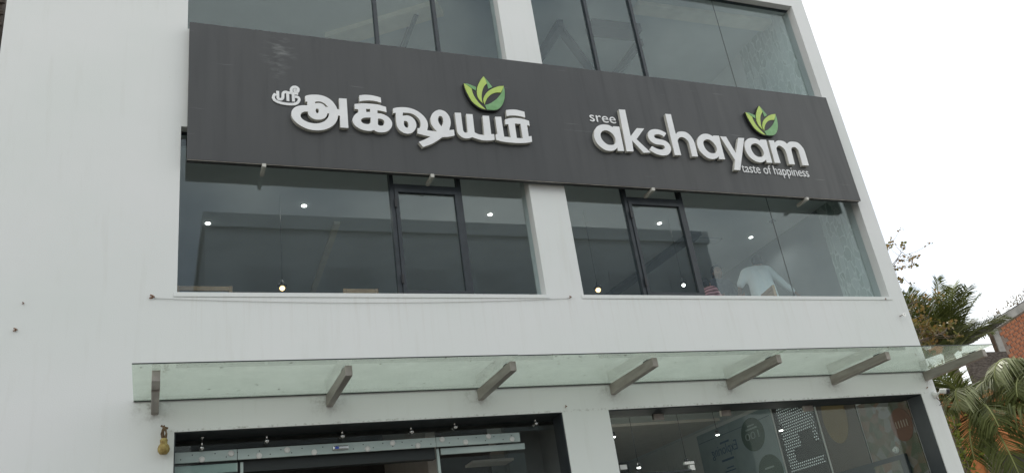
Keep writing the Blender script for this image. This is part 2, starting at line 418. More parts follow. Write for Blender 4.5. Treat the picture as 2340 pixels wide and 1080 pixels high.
def lathe(name, base, prof, mat, parent=None, n=20, axis=(0, 0, 1)):
    """prof: list of (radius, distance along axis)"""
    a = Vector(axis).normalized(); base = Vector(base)
    u = a.cross(Vector((1, 0, 0)) if abs(a.x) < 0.9 else Vector((0, 1, 0))).normalized(); w = a.cross(u)
    bm = bmesh.new(); rings = []
    for r, h in prof:
        rings.append([bm.verts.new(base + a * h + (u * math.cos(2 * math.pi * k / n) + w * math.sin(2 * math.pi * k / n)) * max(r, 1e-4)) for k in range(n)])
    for r0, r1 in zip(rings, rings[1:]):
        for k in range(n): bm.faces.new((r0[k], r0[(k + 1) % n], r1[(k + 1) % n], r1[k]))
    bm.faces.new(rings[0][::-1]); bm.faces.new(rings[-1])
    bmesh.ops.recalc_face_normals(bm, faces=bm.faces)
    return bm_obj(name, bm, mat, parent, True)

# ------------------------------------------------------------------ ground, pavement, road
def struct(o): o['kind'] = 'structure'; return o
struct(box('ground', -700, 700, -700, 700, -0.5, 0.0, 'dust_ground'))
struct(box('pavement', -30, 30, -3.2, -0.002, 0.001, 0.12, 'paving'))
struct(box('kerb', -30, 30, -3.4, -3.202, 0.001, 0.15, 'concrete', bevel=0.015))
struct(box('road', -200, 200, -14.0, -3.404, 0.001, 0.006, 'asphalt'))

# ------------------------------------------------------------------ restaurant building
XL, XR = -1.715, 10.395
ROOF = 12.1
YF = 0.26                               # facade wall thickness
G1 = 0.135                              # first and second floor glass
G0 = 0.30                               # ground floor glass line
LINT = 3.729
F1, F1C = 4.78, 7.12                    # first floor level and its ceiling
F2, F2C = 8.22, 10.83
bld = empty('restaurant_building', ((XL + XR) / 2, 0, 0))
tag(bld, 'white painted three storey restaurant building with wide glazed openings', 'building')
HOLES = [(0.178, 4.415, 0.02, LINT), (5.03, 10.09, 0.02, LINT), (0.171, 4.46, 5.209, 7.261), (4.98, 10.107, 5.209, 7.261), (0.216, 4.44, 8.665, 10.677), (4.99, 10.112, 8.665, 10.677)]
def wall_with_holes(name, x0, x1, z0, z1, y0, y1, holes, mat, parent):
    xs = sorted({x0, x1, *[h[0] for h in holes], *[h[1] for h in holes]})
    zs = sorted({z0, z1, *[h[2] for h in holes], *[h[3] for h in holes]})
    nx, nz = len(xs) - 1, len(zs) - 1
    def solid(i, k):
        if i < 0 or k < 0 or i >= nx or k >= nz: return False
        cx, cz = (xs[i] + xs[i + 1]) / 2, (zs[k] + zs[k + 1]) / 2
        return not any(h[0] < cx < h[1] and h[2] < cz < h[3] for h in holes)
    bm = bmesh.new(); vd = {}
    def v(i, j, k):
        if (i, j, k) not in vd: vd[(i, j, k)] = bm.verts.new((xs[i], (y0, y1)[j], zs[k]))
        return vd[(i, j, k)]
    for i in range(nx):
        for k in range(nz):
            if not solid(i, k): continue
            bm.faces.new((v(i, 0, k), v(i + 1, 0, k), v(i + 1, 0, k + 1), v(i, 0, k + 1)))
            bm.faces.new((v(i, 1, k), v(i, 1, k + 1), v(i + 1, 1, k + 1), v(i + 1, 1, k)))
            if not solid(i - 1, k): bm.faces.new((v(i, 0, k), v(i, 0, k + 1), v(i, 1, k + 1), v(i, 1, k)))
            if not solid(i + 1, k): bm.faces.new((v(i + 1, 0, k), v(i + 1, 1, k), v(i + 1, 1, k + 1), v(i + 1, 0, k + 1)))
            if not solid(i, k - 1): bm.faces.new((v(i, 0, k), v(i, 1, k), v(i + 1, 1, k), v(i + 1, 0, k)))
            if not solid(i, k + 1): bm.faces.new((v(i, 0, k + 1), v(i + 1, 0, k + 1), v(i + 1, 1, k + 1), v(i, 1, k + 1)))
    bmesh.ops.recalc_face_normals(bm, faces=bm.faces)
    return bm_obj(name, bm, mat, parent)
wall_with_holes('facade_wall', XL, XR, 0, ROOF, 0, YF, HOLES, 'wall_paint', bld)
YB = 9.0
box('side_wall', XL, XL + 0.24, YF + 0.001, YB, 0, ROOF, 'wall_paint', bld)
box('side_wall', XR - 0.24, XR, YF + 0.001, YB, 0, ROOF, 'wall_paint', bld)
box('back_wall', XL + 0.241, XR - 0.241, YB - 0.24, YB, 0, ROOF, 'wall_paint', bld)
IX0, IX1, IY1 = XL + 0.243, XR - 0.243, YB - 0.243
box('floor_slab', IX0, IX1, YF + 0.003, IY1, F1 - 0.22, F1, 'floor_tile', bld)
box('floor_slab', IX0, IX1, YF + 0.003, IY1, F2 - 0.3, F2, 'floor_tile', bld)
box('floor_slab', IX0, IX1, YF + 0.003, IY1, 0.001, 0.14, 'floor_tile', bld)
box('roof_slab', IX0, IX1, YF + 0.003, IY1, ROOF - 0.5, ROOF - 0.2, 'ceiling_paint', bld)
box('ceiling', IX0, IX1, YF + 0.004, IY1, F1 - 0.262, F1 - 0.225, 'ceiling_paint', bld)
box('ceiling', IX0, IX1, YF + 0.004, IY1, F1C, F1C + 0.04, 'ceiling_paint', bld)
box('ceiling', IX0, IX1, YF + 0.004, IY1, F2C, F2C + 0.04, 'ceiling_paint', bld)
# interior lining of the right hand wall: stone pattern on both upper floors
box('wall_lining', IX1 - 0.03, IX1 - 0.002, YF + 0.01, 0.88, F1 + 0.002, F1C - 0.002, 'stone_wallpaper', bld)
box('wall_lining', IX1 - 0.03, IX1 - 0.002, YF + 0.01, 1.55, F2 + 0.002, F2C - 0.002, 'stone_wallpaper', bld)
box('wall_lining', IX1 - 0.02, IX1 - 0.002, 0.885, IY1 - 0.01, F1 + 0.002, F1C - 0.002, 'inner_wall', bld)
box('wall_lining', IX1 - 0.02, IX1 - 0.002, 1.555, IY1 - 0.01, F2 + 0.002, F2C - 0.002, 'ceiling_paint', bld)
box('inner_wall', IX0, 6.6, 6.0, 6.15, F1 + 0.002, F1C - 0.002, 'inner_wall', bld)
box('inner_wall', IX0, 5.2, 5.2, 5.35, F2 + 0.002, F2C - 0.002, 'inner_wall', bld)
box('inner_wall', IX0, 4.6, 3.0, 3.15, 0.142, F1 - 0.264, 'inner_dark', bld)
# ceiling beams and ducts that run back into the rooms
def beam(z, u0, v0, u1, v1, w, h, mat, name='ceiling_beam'):
    a, b = at_z(u0, v0, z), at_z(u1, v1, z)
    d = (b - a).normalized(); s = Vector((-d.y, d.x, 0)) * (w / 2)
    vs = [a - s, a + s, b + s, b - s]
    vs = [Vector((p.x, p.y, z - h)) for p in vs] + [Vector((p.x, p.y, z - 0.002)) for p in vs]
    mesh_obj(name, vs, BF, mat, bld)
beam(F1C, 770, 505, 715, 662, 0.09, 0.05, 'pale_trim')
beam(F1C, 1590, 527, 1392, 672, 0.22, 0.07, 'inner_wall')
beam(F1C, 1880, 520, 1752, 598, 0.07, 0.10, 'pale_trim')
beam(F2C, 1280, 45, 1228, 128, 0.12, 0.16, 'inner_dark')
beam(F2C, 1278, 58, 1352, 158, 0.12, 0.14, 'inner_dark')
beam(F2C, 1462, 88, 1404, 166, 0.10, 0.14, 'inner_dark')
beam(F2C, 1455, 66, 1345, 55, 0.30, 0.16, 'inner_dark')
beam(F2C, 1005, 12, 752, 88, 0.34, 0.10, 'pale_trim')
beam(F2C, 950, 22, 918, 108, 0.07, 0.12, 'inner_dark')
beam(F2C, 1760, 135, 1690, 200, 0.05, 0.05, 'inner_wall')
beam(F2C, 1450, 12, 1760, 55, 0.26, 0.09, 'pale_trim')

# windows of the two upper floors
def window(opening, gy, posts, sash, joints, zt=None):
    x0, x1, z0, z1 = opening
    e = 0.004
    bm = bmesh.new()
    add_box(bm, x0 + 0.001, x1 - 0.001, gy - 0.02, gy + 0.045, z0 + 0.001, z0 + 0.008)
    add_box(bm, x0 + 0.001, x1 - 0.001, gy - 0.02, gy + 0.045, z1 - 0.008, z1 - 0.001)
    for (a, b) in posts: add_box(bm, a, b, gy - 0.03, gy + 0.05, z0 + 0.008, z1 - 0.008)
    w = bm_obj('window', bm, 'frame_dark', bld)
    xs = [x0 + e] + [p for ab in posts for p in ab] + [x1 - e]
    spans = [(xs[i] , xs[i + 1]) for i in range(0, len(xs), 2)]
    for (a, b) in spans:
        if sash and abs(a - posts[0][1]) < 1e-6:
            # opening sash between the two posts, with its own frame and hinges
            t = 0.05; top = sash
            sm = bmesh.new()
            add_box(sm, a, b, gy - 0.034, gy + 0.052, top, top + 0.06)
            add_box(sm, a + 0.004, a + t, gy - 0.045, gy + 0.01, z0 + 0.026, top - 0.004)
            add_box(sm, b - t, b - 0.004, gy - 0.045, gy + 0.01, z0 + 0.026, top - 0.004)
            add_box(sm, a + t, b - t, gy - 0.045, gy + 0.01, z0 + 0.026, z0 + 0.026 + t)
            add_box(sm, a + t, b - t, gy - 0.045, gy + 0.01, top - 0.004 - t, top - 0.004)
            bm_obj('sash', sm, 'frame_dark', w)
            box('pane', a + t, b - t, gy - 0.012, gy - 0.004, z0 + 0.026 + t, top - 0.004 - t, 'window_glass', w)
            box('pane', a, b, gy, gy + 0.008, top + 0.06, z1 - 0.008, 'window_glass', w)
            for zz in (z0 + 0.22, top - 0.22):
                box('hinge', a - 0.012, a + 0.016, gy - 0.062, gy - 0.046, zz - 0.06, zz + 0.06, 'black_plastic', w, bevel=0.004)
            continue
        cuts = [a] + [j for j in joints if a < j < b] + [b]
        for c0, c1 in zip(cuts, cuts[1:]):
            box('pane', c0 + (0.004 if c0 != a else 0), c1 - (0.004 if c1 != b else 0), gy, gy + 0.010, z0 + 0.008, z1 - 0.008, 'window_glass', w)
        for j in cuts[1:-1]:
            box('joint_seal', j - 0.0035, j + 0.0035, gy + 0.001, gy + 0.008, z0 + 0.008, z1 - 0.008, 'seal_dark', w)
    return w
for h in (HOLES[2], HOLES[3]):
    box('window_sill', h[0] - 0.035, h[1] + 0.035, -0.009, -0.0005, h[2] - 0.052, h[2] - 0.002, 'wall_paint', bld, bevel=0.002)
window(HOLES[2], G1, [(2.605, 2.655), (3.495, 3.545)], 6.66, [])
window(HOLES[3], G1, [(5.935, 5.985), (6.855, 6.905)], 6.66, [8.455])
window(HOLES[4], G1, [(2.595, 2.645), (3.455, 3.505)], None, [])
window(HOLES[5], G1, [(5.96, 6.01), (6.80, 6.85)], None, [8.51])

# dark metal lining of the ground floor reveals
for h in HOLES[:2]:
    box('lintel_trim', h[0] + 0.001, h[1] - 0.001, 0.012, G0 + 0.09, h[3] - 0.012, h[3] - 0.001, 'trim_matte', bld)
    box('jamb_lining', h[0] + 0.001, h[0] + 0.012, 0.012, G0 - 0.035, 0.15, h[3] - 0.013, 'frame_dark', bld)
    box('jamb_lining', h[1] - 0.012, h[1] - 0.001, 0.012, G0 - 0.035, 0.15, h[3] - 0.013, 'frame_dark', bld)
# ---- ground floor left: frameless entrance with a bolted header rail
x0, x1, z0, z1 = HOLES[0]
gl = box('glass_front', x0 + 0.004, 0.79, G0, G0 + 0.012, 0.15, z1 + 0.2, 'shop_glass', bld)
box('glass_front', 0.797, 4.9, G0 + 0.001, G0 + 0.013, 3.60, z1 + 0.2, 'shop_glass', bld)
RZ0, RZ1 = 3.475, 3.583
def rail(a, b):
    r = box('header_rail', a, b, G0 - 0.03, G0 - 0.004, RZ0, RZ1, 'aluminium', bld, bevel=0.003)
    return r
rails = [rail(0.183, 0.792), rail(0.797, 2.925), rail(2.930, 3.952)]
box('lower_rail', 0.183, 0.800, G0 + 0.02, G0 + 0.05, 3.365, 3.455, 'aluminium', bld, bevel=0.003)
box('lower_rail', 2.99, 4.02, G0 + 0.02, G0 + 0.05, 3.395, 3.465, 'aluminium', bld, bevel=0.003)
box('door_header', 0.81, 2.93, G0 + 0.05, G0 + 0.16, 3.36, 3.5, 'seal_dark', bld)
bolts = [(461, 1052), (528, 1035), (592, 1042), (656, 1027), (718, 1034), (840, 1025), (897, 1011), (955, 1018), (1010, 1003), (1064, 1009), (1116, 996), (1170, 1002)]
proto = None
for (u, v) in bolts:
    p = at(u, v, G0 - 0.03); p.z = min(max(p.z, RZ0 + 0.026), RZ1 - 0.026)
    par = rails[0] if p.x < 0.79 else rails[1] if p.x < 2.92 else rails[2]
    if proto is None:
        proto = lathe('bolt', (p.x, G0 - 0.029, p.z), [(0.031, 0), (0.031, 0.007), (0.027, 0.012), (0.012, 0.014)], 'cctv_white', par, 16, (0, -1, 0))
        dyb = wloc(proto).y
    else:
        o = proto.copy(); o.parent = None; o.location = (p.x, dyb, p.z); put(o, par)
for i in range(34):                       # the row of small screw holes in the rail
    xx = 0.25 + i * 0.109
    par = rails[0] if xx < 0.78 else rails[1] if xx < 2.91 else rails[2]
    zz = (RZ0 + RZ1) / 2 + (0.022 if i % 2 else -0.018)
    if i == 0:
        hp = lathe('screw', (xx, G0 - 0.0295, zz), [(0.006, 0), (0.006, 0.002), (0.003, 0.003)], 'seal_dark', par, 8, (0, -1, 0)); hy = wloc(hp).y
    else:
        o = hp.copy(); o.parent = None; o.location = (xx, hy, zz); put(o, par)
p = at(778, 1026, G0 - 0.03)
sens = box('door_sensor', p.x - 0.085, p.x + 0.085, G0 - 0.062, G0 - 0.031, 3.505, 3.553, 'steel_bright', bld, bevel=0.014)
box('sensor_eye', p.x - 0.062, p.x - 0.022, G0 - 0.066, G0 - 0.0625, 3.516, 3.540, 'blue_led', sens, bevel=0.001)
# door leaves
for (a, b) in ((0.183, 0.84), (2.955, 4.02)):
    leaf = box('sliding_door', a, b, G0 + 0.055, G0 + 0.067, 0.16, 3.36, 'shop_glass', bld)
    e = b if a < 1 else a
    box('stile', e - 0.012, e + 0.018, G0 + 0.03, G0 + 0.072, 0.16, 3.46 if a < 1 else 3.47, 'aluminium', leaf, bevel=0.003)
# point fittings that hold the top glass from the beam
for (u, v) in ((461, 1022), (610, 1006), (783, 995), (941, 985), (1041, 974), (1226, 966)):
    p = at(u, v, G0 - 0.09)
    f = lathe('glass_fitting', (p.x, G0 - 0.001, p.z), [(0.022, 0), (0.022, 0.012), (0.012, 0.02), (0.012, 0.07), (0.024, 0.075), (0.024, 0.10), (0.008, 0.106)], 'steel_bright', bld, 14, (0, -1, 0))
    tube('rod', [(p.x, G0 - 0.06, p.z), (p.x + 0.005, G0 - 0.06, p.z + 0.10)], 0.010, 'steel_bright', f)
    lathe('ball', (p.x + 0.005, G0 - 0.06, p.z + 0.095), [(0.004, 0), (0.015, 0.006), (0.019, 0.018), (0.015, 0.030), (0.004, 0.036)], 'steel_bright', f, 12)
# interior of the entrance: a dark vestibule with a lit shelf bay at its side
box('vestibule_wall', 3.0, 3.12, 0.9, 2.99, 0.142, 4.51, 'beige_panel', bld)
box('vestibule_wall', 4.15, 4.9, 1.2, 1.32, 0.142, 4.51, 'inner_wall', bld)
box('vestibule_wall', 4.62, 4.75, YF + 0.02, 1.199, 0.142, 4.51, 'inner_wall', bld)
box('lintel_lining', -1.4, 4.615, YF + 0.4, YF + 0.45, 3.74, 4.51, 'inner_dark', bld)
for zz in (2.6, 3.05, 3.4): box('shelf', 3.6, 4.14, 1.0, 1.3, zz, zz + 0.03, 'beige_panel', bld)

# ---- ground floor right: shop window
x0, x1, z0, z1 = HOLES[1]
gy = G0 + 0.02
cutx = [x0 + 0.004, 5.9, 6.93, 8.3, x1 - 0.004]
for a, b in zip(cutx, cutx[1:]):
    box('shop_pane', a + 0.003, b - 0.003, gy, gy + 0.012, 0.15, z1 + 0.12, 'shop_glass', bld)
box('top_channel', x0 - 0.2, x1 + 0.02, gy - 0.02, gy + 0.035, z1 + 0.121, z1 + 0.19, 'frame_dark', bld)
for cx in (5.9, 6.93, 8.3):
    p = cx
    b_ = box('patch_fitting', p - 0.075, p + 0.075, gy - 0.018, gy + 0.03, z1 - 0.085, z1 - 0.008, 'steel', bld, bevel=0.004)
def patch(u0, v0, u1, v1, mat, name='patch_fitting'):
    a, b = at(u0, v1, gy - 0.02), at(u1, v0, gy - 0.02)
    return box(name, a.x, b.x, gy - 0.02, gy + 0.03, a.z, b.z, mat, bld, bevel=0.004)
patch(1418, 1060, 1432, 1072, 'white_plastic')
patch(1566, 1052, 1586, 1060, 'white_plastic')
patch(1579, 1060, 1587, 1073, 'white_plastic')
a, b = at(1425, 1073, gy), at(1577, 1066, gy)
box('door_rail', a.x, b.x, gy - 0.022, gy + 0.032, 2.98, 3.005, 'frame_dark', bld)
# shop interior pieces behind the glass
box('blue_column', 6.1, 6.42, 3.2, 3.5, 0.142, 4.51, 'blue_column', bld)
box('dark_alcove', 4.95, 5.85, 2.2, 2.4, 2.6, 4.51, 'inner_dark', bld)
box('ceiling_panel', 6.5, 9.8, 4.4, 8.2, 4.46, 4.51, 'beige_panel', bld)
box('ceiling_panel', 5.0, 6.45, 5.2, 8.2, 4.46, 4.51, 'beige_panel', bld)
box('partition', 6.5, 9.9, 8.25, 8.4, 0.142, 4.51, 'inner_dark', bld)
box('partition', 4.95, 6.49, 7.0, 7.15, 0.142, 4.51, 'inner_wall', bld)
g_ = box('green_cabinet', 5.25, 5.85, 2.0, 2.18, 2.55, 3.35, 'green_box', bld, bevel=0.01)
box('ceiling_track', 5.6, 5.63, 1.5, 7.5, 4.40, 4.455, 'inner_dark', bld)

# ------------------------------------------------------------------ traced outlines -> solid letters
def smooth_loop(pts, seg=5):
    n = len(pts); out = []
    P = [Vector((p[0], p[1])) for p in pts]; K = [len(p) > 2 for p in pts]
    for i in range(n):
        j = (i + 1) % n
        p1, p2 = P[i], P[j]
        p0 = P[i - 1] if not K[i] else p1 + (p1 - p2) * 0.0
        p3 = P[(j + 1) % n] if not K[j] else p2
        if K[i] and K[j]:
            out.append(p1.copy()); continue
        for s in range(seg):
            t = s / seg
            a = (p2 - p0) * 0.5; b = (p3 - p1) * 0.5
            if K[i]: a = (p2 - p1)
            if K[j]: b = (p2 - p1)
            t2, t3 = t * t, t * t * t
            out.append(p1 * (2 * t3 - 3 * t2 + 1) + a * (t3 - 2 * t2 + t) + p2 * (-2 * t3 + 3 * t2) + b * (t3 - t2))
    return out
SY = -0.118                                # sign face
def solid_from_loops(name, loops, yf, depth, parent, face='letter_face', side='letter_side', bevel=0.0):
    """loops: lists of (X, Z) world coordinates; front face at yf, going back by depth"""
    xs = [p[0] for l in loops for p in l]; zs = [p[1] for l in loops for p in l]
    cx, cz = (min(xs) + max(xs)) / 2, (min(zs) + max(zs)) / 2
    cu = bpy.data.curves.new(name, 'CURVE'); cu.dimensions = '2D'; cu.fill_mode = 'BOTH'; cu.extrude = depth / 2
    for l in loops:
        s = cu.splines.new('POLY'); s.points.add(len(l) - 1); s.use_cyclic_u = True
        for i, p in enumerate(l): s.points[i].co = (p[0] - cx, p[1] - cz, 0, 1)
    tmp = bpy.data.objects.new('tmp', cu); C.objects.link(tmp)
    dg = bpy.context.evaluated_depsgraph_get(); dg.update()
    me = bpy.data.meshes.new_from_object(tmp.evaluated_get(dg), depsgraph=dg)
    bpy.data.objects.remove(tmp); bpy.data.curves.remove(cu)
    me.name = name
    me.transform(Matrix.Rotation(math.pi / 2, 4, 'X'))
    me.materials.clear(); me.materials.append(MAT[face]); me.materials.append(MAT[side])
    me.update()
    for p in me.polygons:
        p.material_index = 0 if abs(p.normal.y) > 0.7 else 1
        p.use_smooth = False
    o = bpy.data.objects.new(name, me); o.location = (cx, yf + depth / 2, cz)
    return put(o, parent)
def trace(loop, ox, oy, k, y):
    res = []
    for p in smooth_loop(loop):
        w = at(ox + p.x / k, oy + p.y / k, y); res.append((w.x, w.z))
    return res

# ------------------------------------------------------------------ sign board
sa, sb = at(436, 52, SY), at(1888, 222, SY)
sc_, sd_ = at(424, 361, SY), at(1967, 460, SY)
SX0, SX1 = (sa.x + sc_.x) / 2, (sb.x + sd_.x) / 2
SZ0, SZ1 = (sc_.z + sd_.z) / 2, (sa.z + sb.z) / 2
sign = empty('sign_board', ((SX0 + SX1) / 2, SY, SZ0))
tag(sign, 'long charcoal sign board with white raised Tamil and English lettering on the facade', 'sign')
box('panel', SX0, SX1, SY, -0.03, SZ0, SZ1, 'sign_panel', sign, bevel=0.004)
box('edge_trim', SX0 + 0.003, SX1 - 0.003, SY + 0.004, SY + 0.016, SZ0 - 0.006, SZ0 - 0.0005, 'steel', sign)
for (u, v) in ((603, 372), (987, 398), (1491, 430), (1842, 449)):
    p = at(u, v, SY)
    a = box('bracket', p.x - 0.022, p.x + 0.022, SY - 0.022, 0.10, SZ0 - 0.052, SZ0 - 0.0075, 'letter_side', sign, bevel=0.003)
LK = 1543 / 200.0
LD = 0.055
YL = SY - LD
def letter(loops, ox, oy, label, k=LK, y=YL, depth=LD, face='letter_face', side='letter_side', parent=None, name='letter'):
    o = solid_from_loops(name, [trace(l, ox, oy, k, y) for l in loops], y, depth - 0.0005, parent or sign, face, side)
    if label: o['label'] = label
    return o
T = 1
letter([[(672, 310, T), (720, 290), (830, 281), (950, 291), (1060, 330), (1150, 395), (1215, 480), (1240, 535, T), (1279, 545, T), (1270, 345, T), (1405, 352, T), (1437, 868, T), (1293, 858, T), (1287, 650, T), (1253, 650, T),
         (1240, 720), (1190, 800), (1100, 865), (980, 903), (850, 908), (720, 885), (600, 830), (500, 755), (445, 680), (430, 610), (450, 545), (510, 495), (600, 471), (716, 466, T), (713, 404, T), (680, 404, T)],
        [(850, 405, T), (905, 400), (960, 410), (1020, 440), (1055, 475), (1076, 498, T), (1035, 498, T), (1000, 460), (950, 433), (900, 428), (850, 435, T)],
        [(868, 532), (905, 532), (913, 570), (905, 602), (875, 602), (861, 570)],
        [(725, 580, T), (660, 580), (610, 605), (592, 645), (605, 690), (660, 735), (740, 770), (840, 787), (930, 780), (1010, 750), (1065, 700), (1090, 650), (1095, 612, T), (1065, 610, T), (1055, 650), (1020, 690), (960, 715), (890, 720), (820, 705), (760, 665), (727, 615)]],
       610, 180, 'white raised Tamil letter, the first and largest of its word')
letter([[(240, 140, T), (330, 130), (430, 135), (540, 155), (618, 180, T), (626, 268, T), (520, 240), (420, 230), (330, 232), (243, 245, T)]], 790, 200, None, name='letter_bar')
letter([[(155, 292, T), (280, 280), (420, 285), (560, 300), (650, 325), (712, 345, T), (720, 438, T), (640, 415), (560, 400, T), (560, 455, T), (640, 465), (720, 500), (780, 550), (815, 610), (818, 670), (790, 725), (735, 770), (660, 790), (570, 785), (495, 750, T), (440, 765), (360, 760), (270, 735), (190, 690), (140, 635), (118, 570), (140, 510), (180, 465), (225, 435, T), (220, 385, T), (160, 380, T)],
        [(360, 378, T), (430, 378, T), (432, 432, T), (362, 430, T)],
        [(440, 530, T), (340, 530), (285, 550), (270, 585), (300, 625), (360, 645), (410, 642), (438, 610)],
        [(568, 550, T), (620, 552), (665, 575), (680, 610), (670, 655), (640, 675), (600, 672), (568, 655, T)]], 790, 200, None)
letter([[(140, 215, T), (220, 198), (340, 195), (460, 215), (570, 262), (660, 330), (720, 400), (750, 470), (755, 530), (742, 600, T), (830, 612), (915, 622, T), (860, 560), (815, 490), (800, 410), (815, 340), (860, 280), (930, 243), (1000, 245), (1070, 280), (1125, 345), (1152, 420), (1155, 500), (1130, 597, T), (1215, 590, T), (1226, 692, T), (1120, 715), (1010, 720, T), (940, 770), (820, 840), (670, 895, T), (595, 805, T), (690, 765), (800, 710, T), (700, 690), (570, 655, T), (572, 563, T), (605, 563, T),
         (628, 510), (615, 430), (570, 370), (500, 320), (420, 295), (312, 290, T), (312, 345, T), (390, 338), (460, 360), (520, 415), (548, 480), (550, 540), (520, 600), (470, 645), (400, 660), (320, 640), (250, 590), (210, 520), (195, 440), (190, 370), (188, 287, T), (140, 300, T)],
        [(335, 440), (375, 438), (405, 470), (412, 520), (400, 552), (365, 545), (335, 505)],
        [(945, 365), (975, 348), (1010, 370), (1025, 420), (1020, 480), (993, 532, T), (955, 480), (935, 420)]], 880, 220, None)
letter([[(70, 290, T), (178, 292, T), (218, 600, T), (240, 632), (270, 642), (298, 632, T), (272, 312, T), (385, 318, T), (422, 637, T), (490, 668), (590, 687, T), (562, 342, T), (675, 347, T), (715, 667, T), (765, 667, T), (775, 767, T), (680, 780), (560, 775), (450, 745), (380, 720, T), (330, 738), (260, 742), (190, 715), (130, 655), (108, 570), (90, 450)]], 1030, 220, None)
letter([[(975, 245, T), (1060, 235), (1150, 238), (1230, 255), (1300, 275, T), (1313, 376, T), (1220, 352), (1130, 340), (1050, 340), (985, 350, T)]], 1030, 220, None, name='letter_bar')
letter([[(782, 362, T), (890, 362, T), (942, 712, T), (1058, 723, T), (1015, 492, T), (962, 500, T), (958, 407, T), (1050, 385), (1150, 382), (1270, 400), (1380, 435, T), (1392, 522, T), (1345, 507, T), (1375, 707, T), (1425, 702, T), (1435, 802, T), (1340, 820), (1200, 825), (1050, 815), (900, 795), (800, 767, T), (790, 673, T), (825, 668, T)],
        [(1130, 482, T), (1228, 487, T), (1272, 742, T), (1166, 736, T)]], 1030, 220, None)
# English word
letter([[(463, 467, T), (476, 452, T), (580, 458, T), (668, 888, T), (556, 883, T), (548, 828, T), (500, 870), (430, 885), (350, 875), (270, 830), (200, 765), (155, 690), (135, 610), (145, 530), (180, 465), (240, 430), (310, 420), (390, 430)],
        [(255, 575), (280, 540), (330, 522), (390, 535), (450, 575), (495, 630), (515, 690), (510, 745), (480, 775), (430, 782), (370, 770), (310, 725), (265, 665), (250, 610)]], 1340, 230, None)
letter([[(572, 155, T), (682, 162, T), (780, 628, T), (890, 485, T), (1018, 492, T), (885, 680, T), (1135, 915, T), (1010, 918, T), (805, 700, T), (832, 895, T), (710, 892, T)]], 1340, 230, None)
letter([[(1408, 575, T), (1368, 640, T), (1330, 610), (1270, 592), (1215, 598), (1195, 620), (1205, 650), (1250, 670), (1340, 690), (1420, 725), (1470, 780), (1493, 850), (1480, 910), (1430, 955), (1340, 965), (1250, 945), (1170, 905), (1115, 870, T), (1155, 800, T), (1220, 835), (1290, 860), (1350, 858), (1383, 835), (1375, 800), (1330, 780), (1240, 770), (1160, 735), (1110, 680), (1085, 620), (1090, 560), (1130, 520), (1200, 503), (1290, 515), (1360, 545)]], 1340, 230, None)
letter([[(78, 80, T), (178, 85, T), (265, 440, T), (300, 400), (370, 390), (450, 405), (520, 460), (575, 540), (605, 620), (657, 830, T), (555, 828, T), (505, 620), (480, 560), (430, 510), (375, 488), (325, 500), (300, 545), (308, 600), (360, 805, T), (250, 805, T)]], 1510, 250, None)
letter([[(916, 474, T), (930, 460, T), (1025, 465, T), (1135, 880, T), (1030, 876, T), (1022, 825, T), (985, 860), (920, 875), (840, 860), (760, 805), (690, 730), (650, 640), (640, 560), (665, 490), (715, 445), (780, 430), (850, 440)],
        [(750, 585), (770, 545), (815, 528), (870, 540), (930, 590), (975, 650), (990, 710), (975, 755), (940, 772), (880, 768), (820, 730), (770, 660)]], 1510, 250, None)
letter([[(1045, 475, T), (1152, 482, T), (1322, 770, T), (1368, 500, T), (1470, 505, T), (1402, 1070, T), (1296, 1064, T), (1310, 892, T)]], 1510, 250, None)
letter([[(588, 242, T), (603, 224, T), (700, 228, T), (810, 632, T), (712, 628, T), (700, 575, T), (660, 610), (600, 625), (520, 605), (440, 555), (375, 480), (335, 400), (318, 310), (340, 245), (390, 205), (450, 197), (520, 205)],
        [(430, 345), (455, 305), (500, 290), (555, 305), (610, 355), (650, 420), (662, 475), (645, 515), (600, 530), (545, 520), (490, 480), (445, 410)]], 1660, 290, None)
letter([[(745, 235, T), (838, 240, T), (850, 282, T), (890, 245), (950, 240), (1020, 260), (1070, 300, T), (1110, 265), (1180, 260), (1260, 280), (1330, 345), (1380, 430), (1455, 680, T), (1345, 675, T), (1290, 480), (1260, 400), (1215, 360), (1165, 360), (1145, 395), (1155, 450), (1208, 660, T), (1110, 655, T), (1060, 470), (1020, 390), (970, 345), (920, 330), (885, 365), (890, 420), (955, 635, T), (855, 632, T)]], 1660, 290, None)

# small Tamil word: strokes of one width
def stroke_loop(pts, w, ox, oy, k, y):
    P = []
    q = [Vector((p[0], p[1])) for p in pts]
    for i in range(len(q) - 1):
        p0, p1, p2, p3 = q[max(i - 1, 0)], q[i], q[i + 1], q[min(i + 2, len(q) - 1)]
        for s in range(5):
            t = s / 5
            P.append(0.5 * ((2 * p1) + (p2 - p0) * t + (2 * p0 - 5 * p1 + 4 * p2 - p3) * t * t + (3 * p1 - p0 - 3 * p2 + p3) * t ** 3))
    P.append(q[-1])
    W = [at(ox + p.x / k, oy + p.y / k, y) for p in P]
    W = [Vector((p.x, p.z)) for p in W]
    L, Rr = [], []
    for i in range(len(W)):
        d = (W[min(i + 1, len(W) - 1)] - W[max(i - 1, 0)]).normalized(); n = Vector((-d.y, d.x)) * w / 2
        L.append(W[i] + n); Rr.append(W[i] - n)
    return L, Rr
small = [[(150, 262), (118, 305), (118, 345), (150, 385), (220, 418), (320, 440), (430, 448), (505, 440), (552, 408), (568, 362), (545, 325), (495, 318)],
         [(190, 215), (195, 330), (215, 358), (250, 362), (280, 335), (284, 262), (310, 236), (345, 236), (364, 262), (372, 392)],
         [(345, 244), (430, 250), (550, 266)], [(462, 262), (466, 330), (471, 402)],
         [(442, 245), (428, 190), (460, 150), (512, 146), (551, 180), (545, 220), (510, 228), (488, 202), (512, 183)]]
